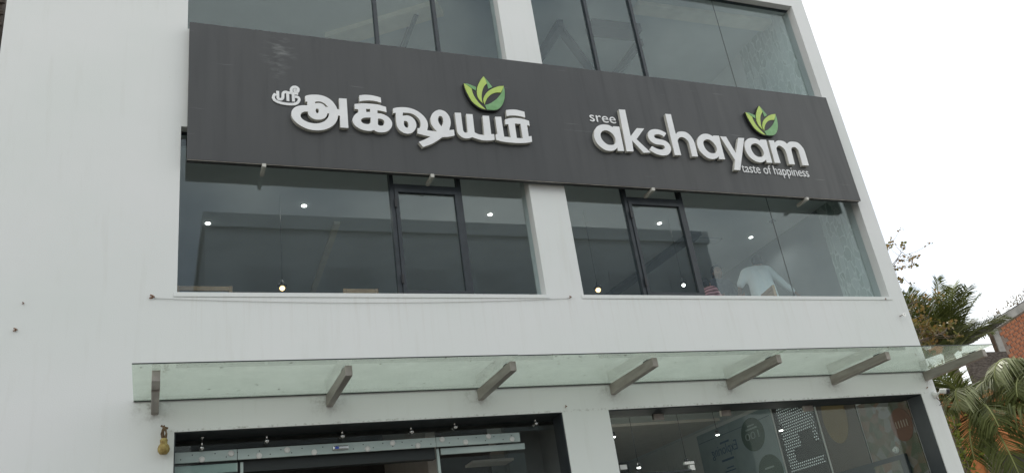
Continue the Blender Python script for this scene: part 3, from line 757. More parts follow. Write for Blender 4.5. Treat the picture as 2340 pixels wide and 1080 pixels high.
for i, st in enumerate(small):
    y = SY - 0.014 - 0.0007 * i
    L, Rr = stroke_loop(st, 0.034, 610, 180, LK, y)
    n = len(L); vs = [(p.x, y, p.y) for p in L] + [(p.x, y, p.y) for p in Rr] + [(p.x, SY - 0.0004, p.y) for p in L] + [(p.x, SY - 0.0004, p.y) for p in Rr]
    fs = []
    for j in range(n - 1):
        fs += [(j, n + j, n + j + 1, j + 1), (2 * n + j, j, j + 1, 2 * n + j + 1), (n + j, 3 * n + j, 3 * n + j + 1, n + j + 1)]
    fs += [(0, 2 * n, 3 * n, n), (n - 1, 2 * n - 1, 4 * n - 1, 3 * n - 1)]
    o = mesh_obj('letter_stroke', vs, fs, 'letter_face', sign)

# small English words
def text_mesh(name, body, p0, p1, height, y, mat, parent, depth=0.006, axis='front', X=None, spacing=1.0, mirror=False):
    """flat lettering between two baseline points, scaled to that width and to a given x-height"""
    cu = bpy.data.curves.new(name, 'FONT'); cu.body = body; cu.extrude = depth / 2; cu.space_character = spacing
    cu.resolution_u = 3
    tmp = bpy.data.objects.new('tmp', cu); C.objects.link(tmp)
    dg = bpy.context.evaluated_depsgraph_get(); dg.update()
    me = bpy.data.meshes.new_from_object(tmp.evaluated_get(dg), depsgraph=dg)
    bpy.data.objects.remove(tmp); bpy.data.curves.remove(cu); me.name = name
    xs = [v.co.x for v in me.vertices]; x0, x1 = min(xs), max(xs)
    # x-height of the default face is about 0.53 of the size
    sx = (Vector(p1) - Vector(p0)).length / (x1 - x0); sy = height / 0.53
    d = (Vector(p1) - Vector(p0)).normalized(); up = Vector((0, 0, 1)); nrm = d.cross(up)
    for v in me.vertices:
        a = (v.co.x - x0)
        if mirror: a = (x1 - x0) - a
        v.co = d * (a * sx) + up * (v.co.y * sy) + nrm * v.co.z
    if mirror: me.flip_normals()
    me.materials.clear(); me.materials.append(MAT[mat]); me.update()
    o = bpy.data.objects.new(name, me); o.location = p0
    return put(o, parent)
y = SY - 0.006
a, b = at(1349, 277.5, y), at(1408.5, 282.5, y); b.z = a.z = (a.z + b.z) / 2
text_mesh('lettering', 'sree', a, b, 0.125, y, 'letter_face', sign, 0.010)
a, b = at(1697.5, 395.5, y), at(1849.5, 402.5, y); b.z = a.z = (a.z + b.z) / 2
def advance(body):
    cu = bpy.data.curves.new('m', 'FONT'); cu.body = body; t_ = bpy.data.objects.new('m', cu); C.objects.link(t_)
    dg = bpy.context.evaluated_depsgraph_get(); dg.update(); w_ = t_.evaluated_get(dg).dimensions.x
    bpy.data.objects.remove(t_); bpy.data.curves.remove(cu); return w_
full = advance('taste of happiness')
for wd_, pre in (('taste', 'taste'), ('of', 'taste of'), ('happiness', 'taste of happiness')):
    e_ = advance(pre) / full; s_0 = e_ - advance(wd_) / full
    text_mesh('lettering', wd_, a.lerp(b, s_0), a.lerp(b, e_), 0.118, y, 'letter_face', sign, 0.010)

# leaf emblems
KL = 1543 / 140.0
YE = SY - 0.045
EMB = dict(
    backing=[(203, 338, T), (380, 378), (528, 425, T), (600, 310), (712, 158, T), (840, 290), (945, 428, T), (1080, 412), (1230, 398, T), (1258, 560), (1247, 750), (1192, 905), (1097, 1002), (980, 1030), (770, 1017), (640, 985), (520, 912), (400, 800), (300, 635), (235, 480)],
    petal=[[(215, 345, T), (250, 470), (320, 620), (420, 790), (540, 900), (660, 970), (765, 1000, T), (690, 930), (590, 830), (500, 710), (440, 590), (410, 475, T), (300, 395)],
           [(712, 170, T), (640, 260), (570, 400), (545, 540), (560, 660), (610, 760), (695, 845, T), (670, 760), (665, 640), (690, 500), (740, 400), (795, 350, T), (760, 250)],
           [(1222, 410, T), (1080, 425), (930, 480), (800, 570), (725, 680), (708, 780), (742, 880, T), (765, 800), (820, 700), (910, 620), (1020, 580), (1150, 575, T), (1190, 495)]],
    fold=[[(228, 348, T), (330, 362), (525, 440, T), (515, 525, T), (415, 468), (310, 392)],
          [(722, 178, T), (820, 290), (935, 440, T), (832, 480, T), (800, 350), (765, 245)],
          [(1223, 420, T), (1245, 560), (1235, 740), (1180, 890), (1090, 985), (980, 1015), (800, 1005, T), (748, 892, T), (860, 860), (960, 800), (1060, 720), (1152, 600), (1195, 500)]])
def emblem(dx, dz):
    def sh(l, y):
        return [(p[0] + dx, p[1] + dz) for p in trace(l, 1040, 160, KL, y)]
    b = solid_from_loops('leaf_emblem', [sh(EMB['backing'], YE)], YE, 0.0445, sign, 'black_backing', 'black_backing')
    for l in EMB['petal']:
        solid_from_loops('petal', [sh(l, YE)], YE - 0.008, 0.0078, b, 'leaf_light', 'leaf_light')
    for l in EMB['fold']:
        solid_from_loops('petal_fold', [sh(l, YE)], YE - 0.0075, 0.0072, b, 'leaf_green', 'leaf_green')
    return b
emblem(0, 0)['label'] = 'green leaf emblem above the Tamil word'
emblem(4.585, 0.015)['label'] = 'green leaf emblem above the English word'

# ------------------------------------------------------------------ glass canopy
CZ = 4.05
can = empty('glass_canopy', (5.05, 0, CZ))
tag(can, 'pale green glass entrance canopy on steel arms along the facade', 'canopy')
CX0, CX1, CY = -0.205, 10.33, -1.19
seams = [CX0, 3.44, 6.88, CX1]
for i, (a, b) in enumerate(zip(seams, seams[1:])):
    dz = (0.004, 0.0, 0.003)[i]
    gpl = box('glass_sheet', a + 0.003, b - 0.003, CY, -0.004, CZ + dz, CZ + dz + 0.013, 'canopy_glass', can)
    box('edge_strip', a + 0.003, b - 0.003, CY - 0.003, CY - 0.0005, CZ + dz + 0.001, CZ + dz + 0.012, 'seal_dark', gpl)
    box('wall_seal', a + 0.003, b - 0.003, -0.014, -0.001, CZ + dz - 0.010, CZ + dz - 0.001, 'seal_dark', gpl)
for i in range(7):
    bx = -0.005 + i * 1.7133
    bm = bmesh.new()
    z1_, z0_ = CZ - 0.012, CZ - 0.135
    vs = [bm.verts.new(p) for p in ((bx - 0.035, -1.06, z0_ + 0.02), (bx + 0.035, -1.06, z0_ + 0.02), (bx + 0.035, -0.002, z0_ - 0.005), (bx - 0.035, -0.002, z0_ - 0.005), (bx - 0.035, -1.06, z1_), (bx + 0.035, -1.06, z1_), (bx + 0.035, -0.002, z1_), (bx - 0.035, -0.002, z1_))]
    for f in BF: bm.faces.new([vs[k] for k in f])
    bmesh.ops.bevel(bm, geom=list(bm.edges), offset=0.004, segments=1, affect='EDGES')
    arm = bm_obj('arm', bm, 'steel', can)
    box('pad', bx - 0.03, bx + 0.03, -0.95, -0.85, CZ - 0.0115, CZ - 0.0005, 'seal_dark', arm)
    if i == 0: box('joint_plate', bx - 0.037, bx + 0.037, -0.80, -0.785, z0_ - 0.002, z1_ - 0.004, 'steel', arm)

rng = random.Random(41); lv, lf_ = [], []
for i in range(150):
    lx, ly = rng.uniform(CX0 + 0.05, CX1 - 0.05), (CY + 0.03 + abs(rng.gauss(0, 0.10)) if i % 3 == 0 else rng.uniform(CY + 0.05, -0.05)); a_ = rng.uniform(0, 6.28); L = rng.uniform(0.012, 0.045); w = L * rng.uniform(0.2, 0.45); z = CZ + 0.019
    d = Vector((math.cos(a_), math.sin(a_), 0)); n_ = Vector((-d.y, d.x, 0)); q = Vector((lx, ly, z)); b_ = len(lv)
    lv += [q, q + d * L * 0.5 + n_ * w, q + d * L + Vector((0, 0, 0.004)), q + d * L * 0.5 - n_ * w]; lf_.append((b_, b_ + 1, b_ + 2, b_ + 3))
ll = mesh_obj('leaf_litter', lv, lf_, 'dry_rope'); tag(ll, 'dry leaf bits and dirt lying on the glass canopy', 'leaf litter', kind='stuff')
# ------------------------------------------------------------------ small things fixed to the facade
gd = empty('hanging_gourd', (0.085, -0.07, 3.52))
tag(gd, 'dried yellow gourd charm hanging by the entrance corner', 'charm')
lathe('gourd', (0.085, -0.07, 3.50), [(0.006, 0), (0.035, 0.006), (0.052, 0.03), (0.056, 0.055), (0.048, 0.085), (0.032, 0.105), (0.034, 0.125), (0.036, 0.14), (0.026, 0.155), (0.008, 0.16)], 'gourd_skin', gd)
bm = bmesh.new()
for k in range(5):
    a = k * 1.26
    tube_bm(bm, [(0.085 + 0.018 * math.cos(a), -0.07 + 0.018 * math.sin(a), 3.655), (0.085 + 0.026 * math.cos(a + 0.5), -0.07 + 0.026 * math.sin(a + 0.5), 3.70), (0.085 + 0.014 * math.cos(a + 1), -0.07 + 0.014 * math.sin(a + 1), 3.75), (0.085, -0.055, 3.77)], 0.008, 5)
bm_obj('rope', bm, 'dry_rope', gd)
bm = bmesh.new(); tube_bm(bm, [(0.085, -0.0005, 3.775), (0.085, -0.06, 3.772), (0.085, -0.07, 3.785)], 0.006, 6)
tube_bm(bm, [(0.055, -0.055, 3.785), (0.085, -0.06, 3.768), (0.12, -0.055, 3.755)], 0.010, 6)
bm_obj('hook', bm, 'dry_rope', gd)

cc = empty('security_camera', (10.37, -0.03, 3.70))
tag(cc, 'small white bullet security camera at the right corner of the facade', 'camera')
lathe('mount', (10.33, -0.001, 3.70), [(0.05, 0), (0.05, 0.018), (0.03, 0.03), (0.022, 0.06)], 'cctv_white', cc, 16, (0, -1, 0))
tube('neck', [(10.33, -0.05, 3.70), (10.35, -0.085, 3.715), (10.38, -0.10, 3.725)], 0.014, 'cctv_white', cc)
ax = Vector((0.75, -0.5, -0.2)).normalized()
lathe('housing', (10.36, -0.085, 3.735), [(0.022, 0), (0.034, 0.006), (0.034, 0.05), (0.037, 0.051), (0.037, 0.08)], 'cctv_white', cc, 18, ax)
lathe('lens', Vector((10.36, -0.085, 3.735)) + ax * 0.0805, [(0.036, 0), (0.036, 0.045), (0.02, 0.052)], 'black_plastic', cc, 18, ax)
tube('cable', [(10.33, -0.02, 3.655), (10.34, -0.05, 3.60), (10.36, -0.04, 3.56), (10.365, -0.002, 3.55)], 0.005, 'black_plastic', cc)

# cable that sags along the sill between two hooks
pts = []
pa, pb = at(352, 681, -0.012), at(1300, 681, -0.012)
for i in range(25):
    t = i / 24
    pts.append((pa.x + (pb.x - pa.x) * t, -0.009, pa.z + (pb.z - pa.z) * t - 0.055 * 4 * t * (1 - t)))
wr = tube('thin_cable', pts, 0.0022, 'concrete', None, 5)
tag(wr, 'thin pale cable sagging along the wall below the first floor window', 'cable')
def hook(u, v, r, label, n=0):
    p = at(u, v, 0)
    bm = bmesh.new()
    tube_bm(bm, [(p.x, -0.0005, p.z), (p.x, -0.016, p.z), (p.x + 1.2 * r, -0.022, p.z + 1.5 * r), (p.x - 2 * r, -0.024, p.z + 2.4 * r)], r, 6)
    tube_bm(bm, [(p.x - 2.6 * r, -0.016, p.z - r), (p.x + 3 * r, -0.016, p.z + r)], r * 0.8, 6)
    o = bm_obj('wall_hook', bm, 'rust', None)
    return tag(o, label, 'hook', 'small hooks and nails left in the wall')
hook(347, 680, 0.009, 'rusty hook at the left end of the sagging cable')
hook(1302, 680, 0.006, 'small hook under the sill by the middle pillar')
hook(35, 755, 0.007, 'rusty nail on the blank wall, the lower of two at far left')
hook(53, 694, 0.004, 'tiny nail on the blank wall, the upper of two at far left')
hook(2022, 684, 0.005, 'small nail below the right end of the first floor sill')
hook(2117, 886, 0.005, 'small hook above the right shop window corner')
hook(1292, 929, 0.005, 'small nail just above the right corner of the entrance opening')
p = at(2056, 722, 0)
cl = empty('pipe_clip', (p.x, -0.03, p.z)); tag(cl, 'small metal eye bolt on the wall near the right edge', 'eye bolt')
bm = bmesh.new(); tube_bm(bm, [(p.x, -0.0005, p.z), (p.x, -0.06, p.z)], 0.008, 8); bm_obj('shank', bm, 'steel', cl)
bm = bmesh.new(); tube_bm(bm, [(p.x + 0.022 * math.cos(k * 0.524) + 0.02, -0.065, p.z + 0.022 * math.sin(k * 0.524)) for k in range(13)], 0.006, 6); bm_obj('ring', bm, 'steel_bright', cl)

# ------------------------------------------------------------------ lamps inside
def downlight(u, v, zc, label, r=0.036, group='ceiling downlights of the first floor'):
    p = at_z(u, v, zc - 0.012)
    e = empty('ceiling_downlight', (p.x, p.y, zc - 0.001)); tag(e, label, 'ceiling light', group)
    lathe('rim', (p.x, p.y, zc - 0.0005), [(r * 1.35, 0), (r * 1.35, 0.004), (r * 1.05, 0.012), (r * 1.0, 0.006)], 'steel_bright', e, 20, (0, 0, -1))
    lathe('lens', (p.x, p.y, zc - 0.0125), [(r, 0), (r * 0.95, 0.006), (r * 0.4, 0.010)], 'lamp_white', e, 20, (0, 0, -1))
    ld = bpy.data.lights.new('lamp_light', 'SPOT'); ld.energy = 11; ld.spot_size = R(150); ld.spot_blend = 0.6; ld.shadow_soft_size = r; ld.color = (1.0, 0.97, 0.92)
    lo = bpy.data.objects.new('lamp_light', ld); lo.location = (p.x, p.y, zc - 0.03); put(lo, e)
downlight(475, 510, F1C, 'lit downlight behind first floor glass, the farthest left')
downlight(695, 470, F1C, 'lit downlight in the left first floor window, second from left')
downlight(1120, 490, F1C, 'lit downlight just left of the middle pillar on the first floor')
downlight(1507, 510, F1C, 'lit downlight seen through the opening sash of the right window')
downlight(1716, 542, F1C, 'lit downlight above the person in the white shirt')
def pendant(u, v, y, ztop, label, r=0.05, mat='lamp_warm', shade=True):
    p = at(u, v, y)
    e = empty('pendant_lamp', (p.x, p.y, p.z)); tag(e, label, 'pendant lamp', 'small hanging lamps inside')
    tube('cord', [(p.x, p.y, p.z + 0.09), (p.x, p.y, ztop - 0.003)], 0.003, 'black_plastic', e, 6)
    if shade: lathe('lamp_shade', (p.x, p.y, p.z + 0.03), [(r * 1.7, 0), (r * 1.5, 0.02), (r * 0.7, 0.055), (r * 0.35, 0.075), (r * 0.3, 0.09)], 'black_plastic', e, 16)
    lathe('bulb', (p.x, p.y, p.z - r), [(0.004, 0), (r * 0.7, r * 0.35), (r, r), (r * 0.75, r * 1.55), (r * 0.35, r * 1.75)], mat, e, 14)
pendant(645, 658, 1.3, F1C, 'warm glowing bulb low in the left first floor window', 0.035)
pendant(1367, 662, 1.3, F1C, 'warm glowing bulb just right of the middle pillar', 0.038)
pendant(1562, 651, 1.4, F1C, 'white bulb low in the opening sash beside the people', 0.028, 'lamp_white')
for (u, v, y, l) in ((1640, 993, 1.9, 'small white lamp hanging in front of the round green poster oval'), (1785, 983, 1.2, 'small white lamp hanging before the dotted panel'), (1570, 1058, 2.2, 'small white lamp low beside the white glass patch fitting'), (1402, 998, 1.6, 'small white lamp at the left edge of the shop window'), (1460, 1068, 1.8, 'small white lamp low above the shop door rail')):
    p = at(u, v, y)
    e = empty('spot_lamp', p); tag(e, l, 'spot lamp', 'small lamps in the shop')
    tube('stem', [(p.x, p.y, p.z + 0.05), (p.x, p.y, 4.455 if p.y < 4 else 4.455)], 0.004, 'black_plastic', e, 6)
    lathe('housing', (p.x, p.y, p.z + 0.008), [(0.030, 0), (0.034, 0.02), (0.03, 0.06), (0.012, 0.075)], 'black_plastic', e, 14)
    lathe('lens', (p.x, p.y, p.z - 0.006), [(0.02, 0), (0.028, 0.006), (0.029, 0.013)], 'lamp_white', e, 14)
    ld = bpy.data.lights.new('lamp_light', 'POINT'); ld.energy = 9.0 if u < 1600 else 2.6; ld.shadow_soft_size = 0.03; ld.color = (1.0, 0.95, 0.86)
    lo = bpy.data.objects.new('lamp_light', ld); lo.location = (p.x, p.y, p.z - 0.04); put(lo, e)
# dome camera and detector on the ceilings
p = at_z(1760, 98, F2C - 0.02)
e = empty('dome_camera', (p.x, p.y, F2C)); tag(e, 'white dome camera on the second floor ceiling at right', 'camera')
lathe('base', (p.x, p.y, F2C - 0.001), [(0.10, 0), (0.10, 0.03), (0.08, 0.05)], 'cctv_white', e, 20, (0, 0, -1))
lathe('dome', (p.x, p.y, F2C - 0.0515), [(0.07, 0), (0.062, 0.03), (0.035, 0.055), (0.006, 0.064)], 'white_plastic', e, 20, (0, 0, -1))
p = at_z(1765, 506, F1C - 0.02)
e = empty('smoke_detector', (p.x, p.y, F1C)); tag(e, 'small round smoke detector on the first floor ceiling', 'detector')
lathe('base', (p.x, p.y, F1C - 0.001), [(0.06, 0), (0.06, 0.015), (0.05, 0.02)], 'inner_wall', e, 16, (0, 0, -1))
lathe('sensor', (p.x, p.y, F1C - 0.0212), [(0.035, 0), (0.03, 0.02), (0.006, 0.024)], 'inner_wall', e, 16, (0, 0, -1))
p = at_z(1615, 549, F1C)
e = empty('air_vent', (p.x, p.y, F1C)); tag(e, 'slatted air vent in the first floor ceiling above the people', 'vent')
box('vent_frame', p.x - 0.25, p.x + 0.25, p.y - 0.12, p.y + 0.12, F1C - 0.012, F1C - 0.001, 'inner_wall', e)
for k in range(6): box('slat', p.x - 0.23, p.x + 0.23, p.y - 0.105 + k * 0.036, p.y - 0.085 + k * 0.036, F1C - 0.022, F1C - 0.0125, 'ceiling_paint', e)

# chairs by the first floor window
def chair(x, y, zf, w, h, label, rot=0, back='grey_fabric'):
    e = empty('wooden_chair', (x, y, zf)); tag(e, label, 'chair', 'wooden chairs by the first floor window')
    e.rotation_euler.z = rot
    d = 0.42
    for sx in (-1, 1):
        box('leg', x + sx * (w / 2 - 0.02) - 0.02, x + sx * (w / 2 - 0.02) + 0.02, y - 0.02, y + 0.02, zf + 0.001, zf + h, 'wood', e, bevel=0.004)
        box('leg', x + sx * (w / 2 - 0.02) - 0.02, x + sx * (w / 2 - 0.02) + 0.02, y + d - 0.02, y + d + 0.02, zf + 0.001, zf + 0.43, 'wood', e, bevel=0.004)
    box('top_rail', x - w / 2 + 0.041, x + w / 2 - 0.041, y - 0.018, y + 0.018, zf + h - 0.06, zf + h - 0.003, 'wood', e, bevel=0.004)
    box('backrest', x - w / 2 + 0.05, x + w / 2 - 0.05, y - 0.014, y + 0.02, zf + 0.52, zf + h - 0.066, back, e, bevel=0.01)
    box('seat', x - w / 2, x + w / 2, y + 0.021, y + d - 0.021, zf + 0.432, zf + 0.48, back, e, bevel=0.012)
p = at(467, 655, 0.75); chair(p.x, 0.75, F1 + 0.001, 0.62, p.z - F1 + 0.005, 'wooden chair back with grey padding in the far left corner of the window')
p = at(862, 657, 0.75); chair(p.x - 0.2, 0.8, F1 + 0.001, 0.44, p.z - F1, 'wooden chair whose top just shows left of the opening sash')
p = at(1748, 662, 0.75); chair(p.x + 0.02, 0.72, F1 + 0.001, 0.40, p.z - F1 - 0.01, 'wooden chair under the arm of the person in white', R(78), 'wood')

# ------------------------------------------------------------------ people behind the first floor glass
def skin_body(name, chains, mat, parent, sub=2):
    """chains: list of lists of (point, radius); shared points join"""
    vd, vs, es, rad = {}, [], [], []
    for ch in chains:
        prev = None
        for p, r in ch:
            k = tuple(round(c, 4) for c in p)
            if k not in vd: vd[k] = len(vs); vs.append(Vector(p)); rad.append(r)
            if prev is not None: es.append((prev, vd[k]))
            prev = vd[k]
    c = vs[0].copy()
    me = bpy.data.meshes.new(name); me.from_pydata([v - c for v in vs], es, [])
    o = bpy.data.objects.new(name, me); o.location = c; C.objects.link(o)
    md = o.modifiers.new('skin', 'SKIN'); md.use_smooth_shade = True
    sv = me.skin_vertices[0].data
    for i, r in enumerate(rad):
        rr = r if isinstance(r, tuple) else (r, r)
        sv[i].radius = rr; sv[i].use_root = (i == 0)
    ss = o.modifiers.new('sub', 'SUBSURF'); ss.levels = sub; ss.render_levels = sub
    dg = bpy.context.evaluated_depsgraph_get(); dg.update()
    m2 = bpy.data.meshes.new_from_object(o.evaluated_get(dg), depsgraph=dg)
    C.objects.unlink(o); bpy.data.objects.remove(o)
    m2.materials.clear(); m2.materials.append(MAT[mat]); m2.name = name
    m2.polygons.foreach_set('use_smooth', [True] * len(m2.polygons))
    n = bpy.data.objects.new(name, m2); n.location = c
    return put(n, parent)
def voxel_body(name, chains, mat, parent, vox=0.016):
    bm = bmesh.new()
    for ch in chains:
        for (p, r), (q, t) in zip(ch, ch[1:]): tube_bm(bm, [p, q], [r, t], 14)
        for p, r in ch: bmesh.ops.create_icosphere(bm, subdivisions=2, radius=r, matrix=Matrix.Translation(Vector(p)))
    c = Vector(chains[0][0][0])
    bmesh.ops.translate(bm, verts=bm.verts, vec=-c)
    me = bpy.data.meshes.new(name); bm.to_mesh(me); bm.free()
    o = bpy.data.objects.new(name, me); C.objects.link(o)
    md = o.modifiers.new('remesh', 'REMESH'); md.mode = 'VOXEL'; md.voxel_size = vox; md.use_smooth_shade = True
    sm = o.modifiers.new('smooth', 'SMOOTH'); sm.factor = 0.6; sm.iterations = 9
    dg = bpy.context.evaluated_depsgraph_get(); dg.update()
    m2 = bpy.data.meshes.new_from_object(o.evaluated_get(dg), depsgraph=dg)
    C.objects.unlink(o); bpy.data.objects.remove(o)
    m2.materials.clear(); m2.materials.append(MAT[mat]); m2.name = name
    m2.polygons.foreach_set('use_smooth', [True] * len(m2.polygons))
    n = bpy.data.objects.new(name, m2); n.location = c
    return put(n, parent)
def hand_chains(wrist, d, side):
    d = Vector(d).normalized(); s = Vector(side).normalized(); n = d.cross(s)
    palm = Vector(wrist) + d * 0.085
    ch = []
    for k, (o, L) in enumerate(((-0.033, 0.066), (-0.011, 0.078), (0.011, 0.073), (0.033, 0.058))):
        b0 = Vector(wrist) + d * 0.045 + s * o * 0.6; b1 = palm + s * o
        ch.append([(tuple(wrist), 0.024), (tuple(b0), 0.014), (tuple(b1), 0.0095), (tuple(b1 + d * L * 0.5 + n * 0.006), 0.0085), (tuple(b1 + d * L * 0.92 + n * 0.025), 0.007)])
    t0 = Vector(wrist) + d * 0.03 - s * 0.03
    ch.append([(tuple(wrist), 0.024), (tuple(t0), 0.013), (tuple(t0 + d * 0.035 - s * 0.022), 0.010), (tuple(t0 + d * 0.062 - s * 0.028 + n * 0.012), 0.008)])
    return ch
def person(base, height, yaw, lean, arms, shirt, label, cloth='trousers', hairs=1.0, head_turn=(0, 0)):
    """base: floor point; lean: forward and sideways shift of the shoulders; arms: elbow and wrist offsets from each shoulder, in the person's own frame (right, forward, up)"""
    k = height / 1.72
    rt = Vector((math.cos(yaw), math.sin(yaw), 0)); fw = Vector((-math.sin(yaw), math.cos(yaw), 0)); up = Vector((0, 0, 1))
    B = Vector(base)
    def P(r, f, u): return tuple(B + rt * r * k + fw * f * k + up * u * k)
    e = empty('person', base); tag(e, label, 'person', None)
    lf, ls = lean
    hip = P(0, 0, 0.94); mid = P(ls * 0.35, lf * 0.35, 1.14); chest = P(ls * 0.75, lf * 0.78, 1.32 - abs(lf) * 0.12); neck = P(ls, lf, 1.455 - abs(lf) * 0.25); nk2 = P(ls + head_turn[0] * 0.3, lf + 0.02 + head_turn[1] * 0.3, 1.50 - abs(lf) * 0.27)
    hc = Vector(P(ls + 0.01 + head_turn[0], lf + 0.045 + head_turn[1], 1.60 - abs(lf) * 0.3))
    sh = {}
    for s in (-1, 1): sh[s] = P(ls * 0.95 + s * 0.185, lf * 0.95, 1.41 - abs(lf) * 0.22)
    legs = []
    for s in (-1, 1):
        legs.append([(hip, (0.135 * k, 0.10 * k)), (P(s * 0.09, 0, 0.86), 0.088 * k), (P(s * 0.10, 0.02, 0.50), 0.06 * k), (P(s * 0.105, -0.01, 0.28), 0.05 * k), (P(s * 0.11, -0.02, 0.075), 0.036 * k), (P(s * 0.115, 0.13, 0.035), 0.033 * k)])
    body = [[(hip, (0.11 * k, 0.08 * k)), (mid, (0.09 * k, 0.065 * k)), (chest, (0.07 * k, 0.05 * k)), (neck, (0.05 * k, 0.05 * k)), (nk2, 0.052 * k), (tuple(hc - up * 0.03 * k), 0.062 * k)]]
    sleeves = []
    for s in (-1, 1):
        sleeves.append([(P(s * 0.075, 0, 0.84), 0.135 * k), (P(ls * 0.1 + s * 0.075, lf * 0.1, 0.98), 0.13 * k), (P(ls * 0.35 + s * 0.07, lf * 0.35, 1.14), 0.125 * k), (P(ls * 0.75 + s * 0.085, lf * 0.78, 1.31 - abs(lf) * 0.12), 0.125 * k), (tuple(Vector(sh[s]).lerp(Vector(neck), 0.3)), 0.082 * k), (neck, 0.068 * k)])
    for s in (-1, 1):
        el, wr_ = arms[s]
        S = Vector(sh[s]); E = S + rt * el[0] + fw * el[1] + up * el[2]; W = E + rt * wr_[0] + fw * wr_[1] + up * wr_[2]
        body.append([(chest, (0.09 * k, 0.06 * k)), (tuple(S), 0.045 * k), (tuple(S.lerp(E, 0.5)), 0.044 * k), (tuple(E), 0.039 * k), (tuple(E.lerp(W, 0.5)), 0.036 * k), (tuple(W), 0.024 * k)])
        body += hand_chains(W, W - E, rt.cross((W - E).normalized()) if abs((W - E).normalized().dot(rt)) < 0.9 else up)
        lng = shirt[1] == 'long' or (shirt[1] == 'mixed' and s == 1)
        sl = 1.0 if lng else 0.85
        sleeves.append([(tuple(Vector(sh[s]).lerp(Vector(neck), 0.3)), 0.082 * k), (tuple(S), 0.078 * k), (tuple(S.lerp(E, 0.5)), 0.070 * k), (tuple(S.lerp(E, sl)), 0.066 * k)] + ([(tuple(E.lerp(W, 0.5)), 0.055 * k), (tuple(E.lerp(W, 0.9)), 0.045 * k)] if lng else []))
    bo = skin_body('body', body, 'skin_brown', e)
    skin_body('trousers', legs, cloth, e, 1)
    voxel_body('shirt', sleeves, shirt[0], e)
    # head: skull, face features, hair cap
    hd = Vector((head_turn[0] * 0.5, head_turn[1] + 0.25)); f2 = (fw + rt * head_turn[0] * 2.0).normalized(); r2 = Vector((f2.y, -f2.x, 0))
    bm = bmesh.new(); bmesh.ops.create_uvsphere(bm, u_segments=22, v_segments=16, radius=1)
    for v in bm.verts:
        c = v.co.copy(); x, yy, z = c.x * 0.077, c.y * 0.096, c.z * 0.118
        if z < -0.02: x *= 1 - (-(z + 0.02)) * 2.6; yy = yy * (1 - (-(z + 0.02)) * 1.6) + 0.012
        if yy > 0.05 and abs(x) < 0.016 and -0.045 < z < 0.012: yy += 0.022 * (1 - abs(x) / 0.016)          # nose
        if yy > 0.05 and abs(x) < 0.03 and -0.075 < z < -0.058: yy += 0.006                                   # lips
        if yy > 0.05 and 0.016 < abs(x) < 0.045 and -0.006 < z < 0.02: yy -= 0.008                            # eye sockets
        v.co = hc + (r2 * x + f2 * yy + up * z) * k
    hm = bm_obj('head', bm, 'skin_brown', e, True)
    for s in (-1, 1):
        bm = bmesh.new(); bmesh.ops.create_uvsphere(bm, u_segments=10, v_segments=8, radius=1)
        for v in bm.verts: c = v.co.copy(); v.co = hc + (r2 * (s * 0.078 + c.x * 0.010) + f2 * (-0.004 + c.y * 0.020) + up * (-0.005 + c.z * 0.032)) * k
        bm_obj('ear', bm, 'skin_brown', hm, True)
        bm = bmesh.new(); bmesh.ops.create_uvsphere(bm, u_segments=8, v_segments=6, radius=1)
        for v in bm.verts: c = v.co.copy(); v.co = hc + (r2 * (s * 0.031 + c.x * 0.012) + f2 * (0.081 + c.y * 0.006) + up * (0.006 + c.z * 0.007)) * k
        bm_obj('eye', bm, 'hair_black', hm, True)
    bm = bmesh.new(); bmesh.ops.create_uvsphere(bm, u_segments=26, v_segments=18, radius=1)
    rng = random.Random(int(height * 1000))
    for v in list(bm.verts):
        c = v.co
        if (c.y > 0.55 and c.z < 0.45) or (c.y > -0.1 and c.z < -0.05) or c.z < -0.62: bm.verts.remove(v)
    for v in bm.verts:
        c = v.co.copy(); j = 1 + rng.uniform(-0.03, 0.05)
        v.co = hc + (r2 * c.x * 0.086 * hairs * j + f2 * (c.y * 0.106 * hairs * j - 0.004) + up * (c.z * 0.128 * hairs * j + 0.004)) * k
    bm_obj('hair', bm, 'hair_black', e, True)
    return e
Z1 = F1 + 0.001
pw = at(1722, 640, 1.25)
person((pw.x + 0.10, 1.2, Z1), 1.74, R(-20), (0.17, 0.03), {-1: ((-0.15, -0.02, -0.23), (0.02, 0.20, -0.12)), 1: ((0.19, 0.08, -0.19), (0.20, 0.06, -0.19))}, ('shirt_white', 'mixed'), 'person in a white shirt seen from behind, reaching down with the right arm', head_turn=(0.07, 0.02))
pd = at(1636, 640, 1.75)
person((pd.x, 1.75, Z1), 1.62, R(175), (0.06, 0.0), {-1: ((-0.06, 0.05, -0.27), (0.03, 0.2, -0.05)), 1: ((0.06, 0.05, -0.27), (-0.03, 0.2, -0.05))}, ('shirt_dark', 'short'), 'person in dark clothing with thick black hair facing the window', hairs=1.16)
pp = at(1596, 668, 1.3)
person((pp.x + 0.10, 1.32, Z1 - 0.0), 1.28, R(-70), (0.14, 0.0), {-1: ((-0.05, 0.08, -0.2), (0.02, 0.16, -0.04)), 1: ((0.05, 0.08, -0.2), (-0.02, 0.16, -0.04))}, ('shirt_striped', 'short'), 'person in a pink striped shirt low beside the window post')

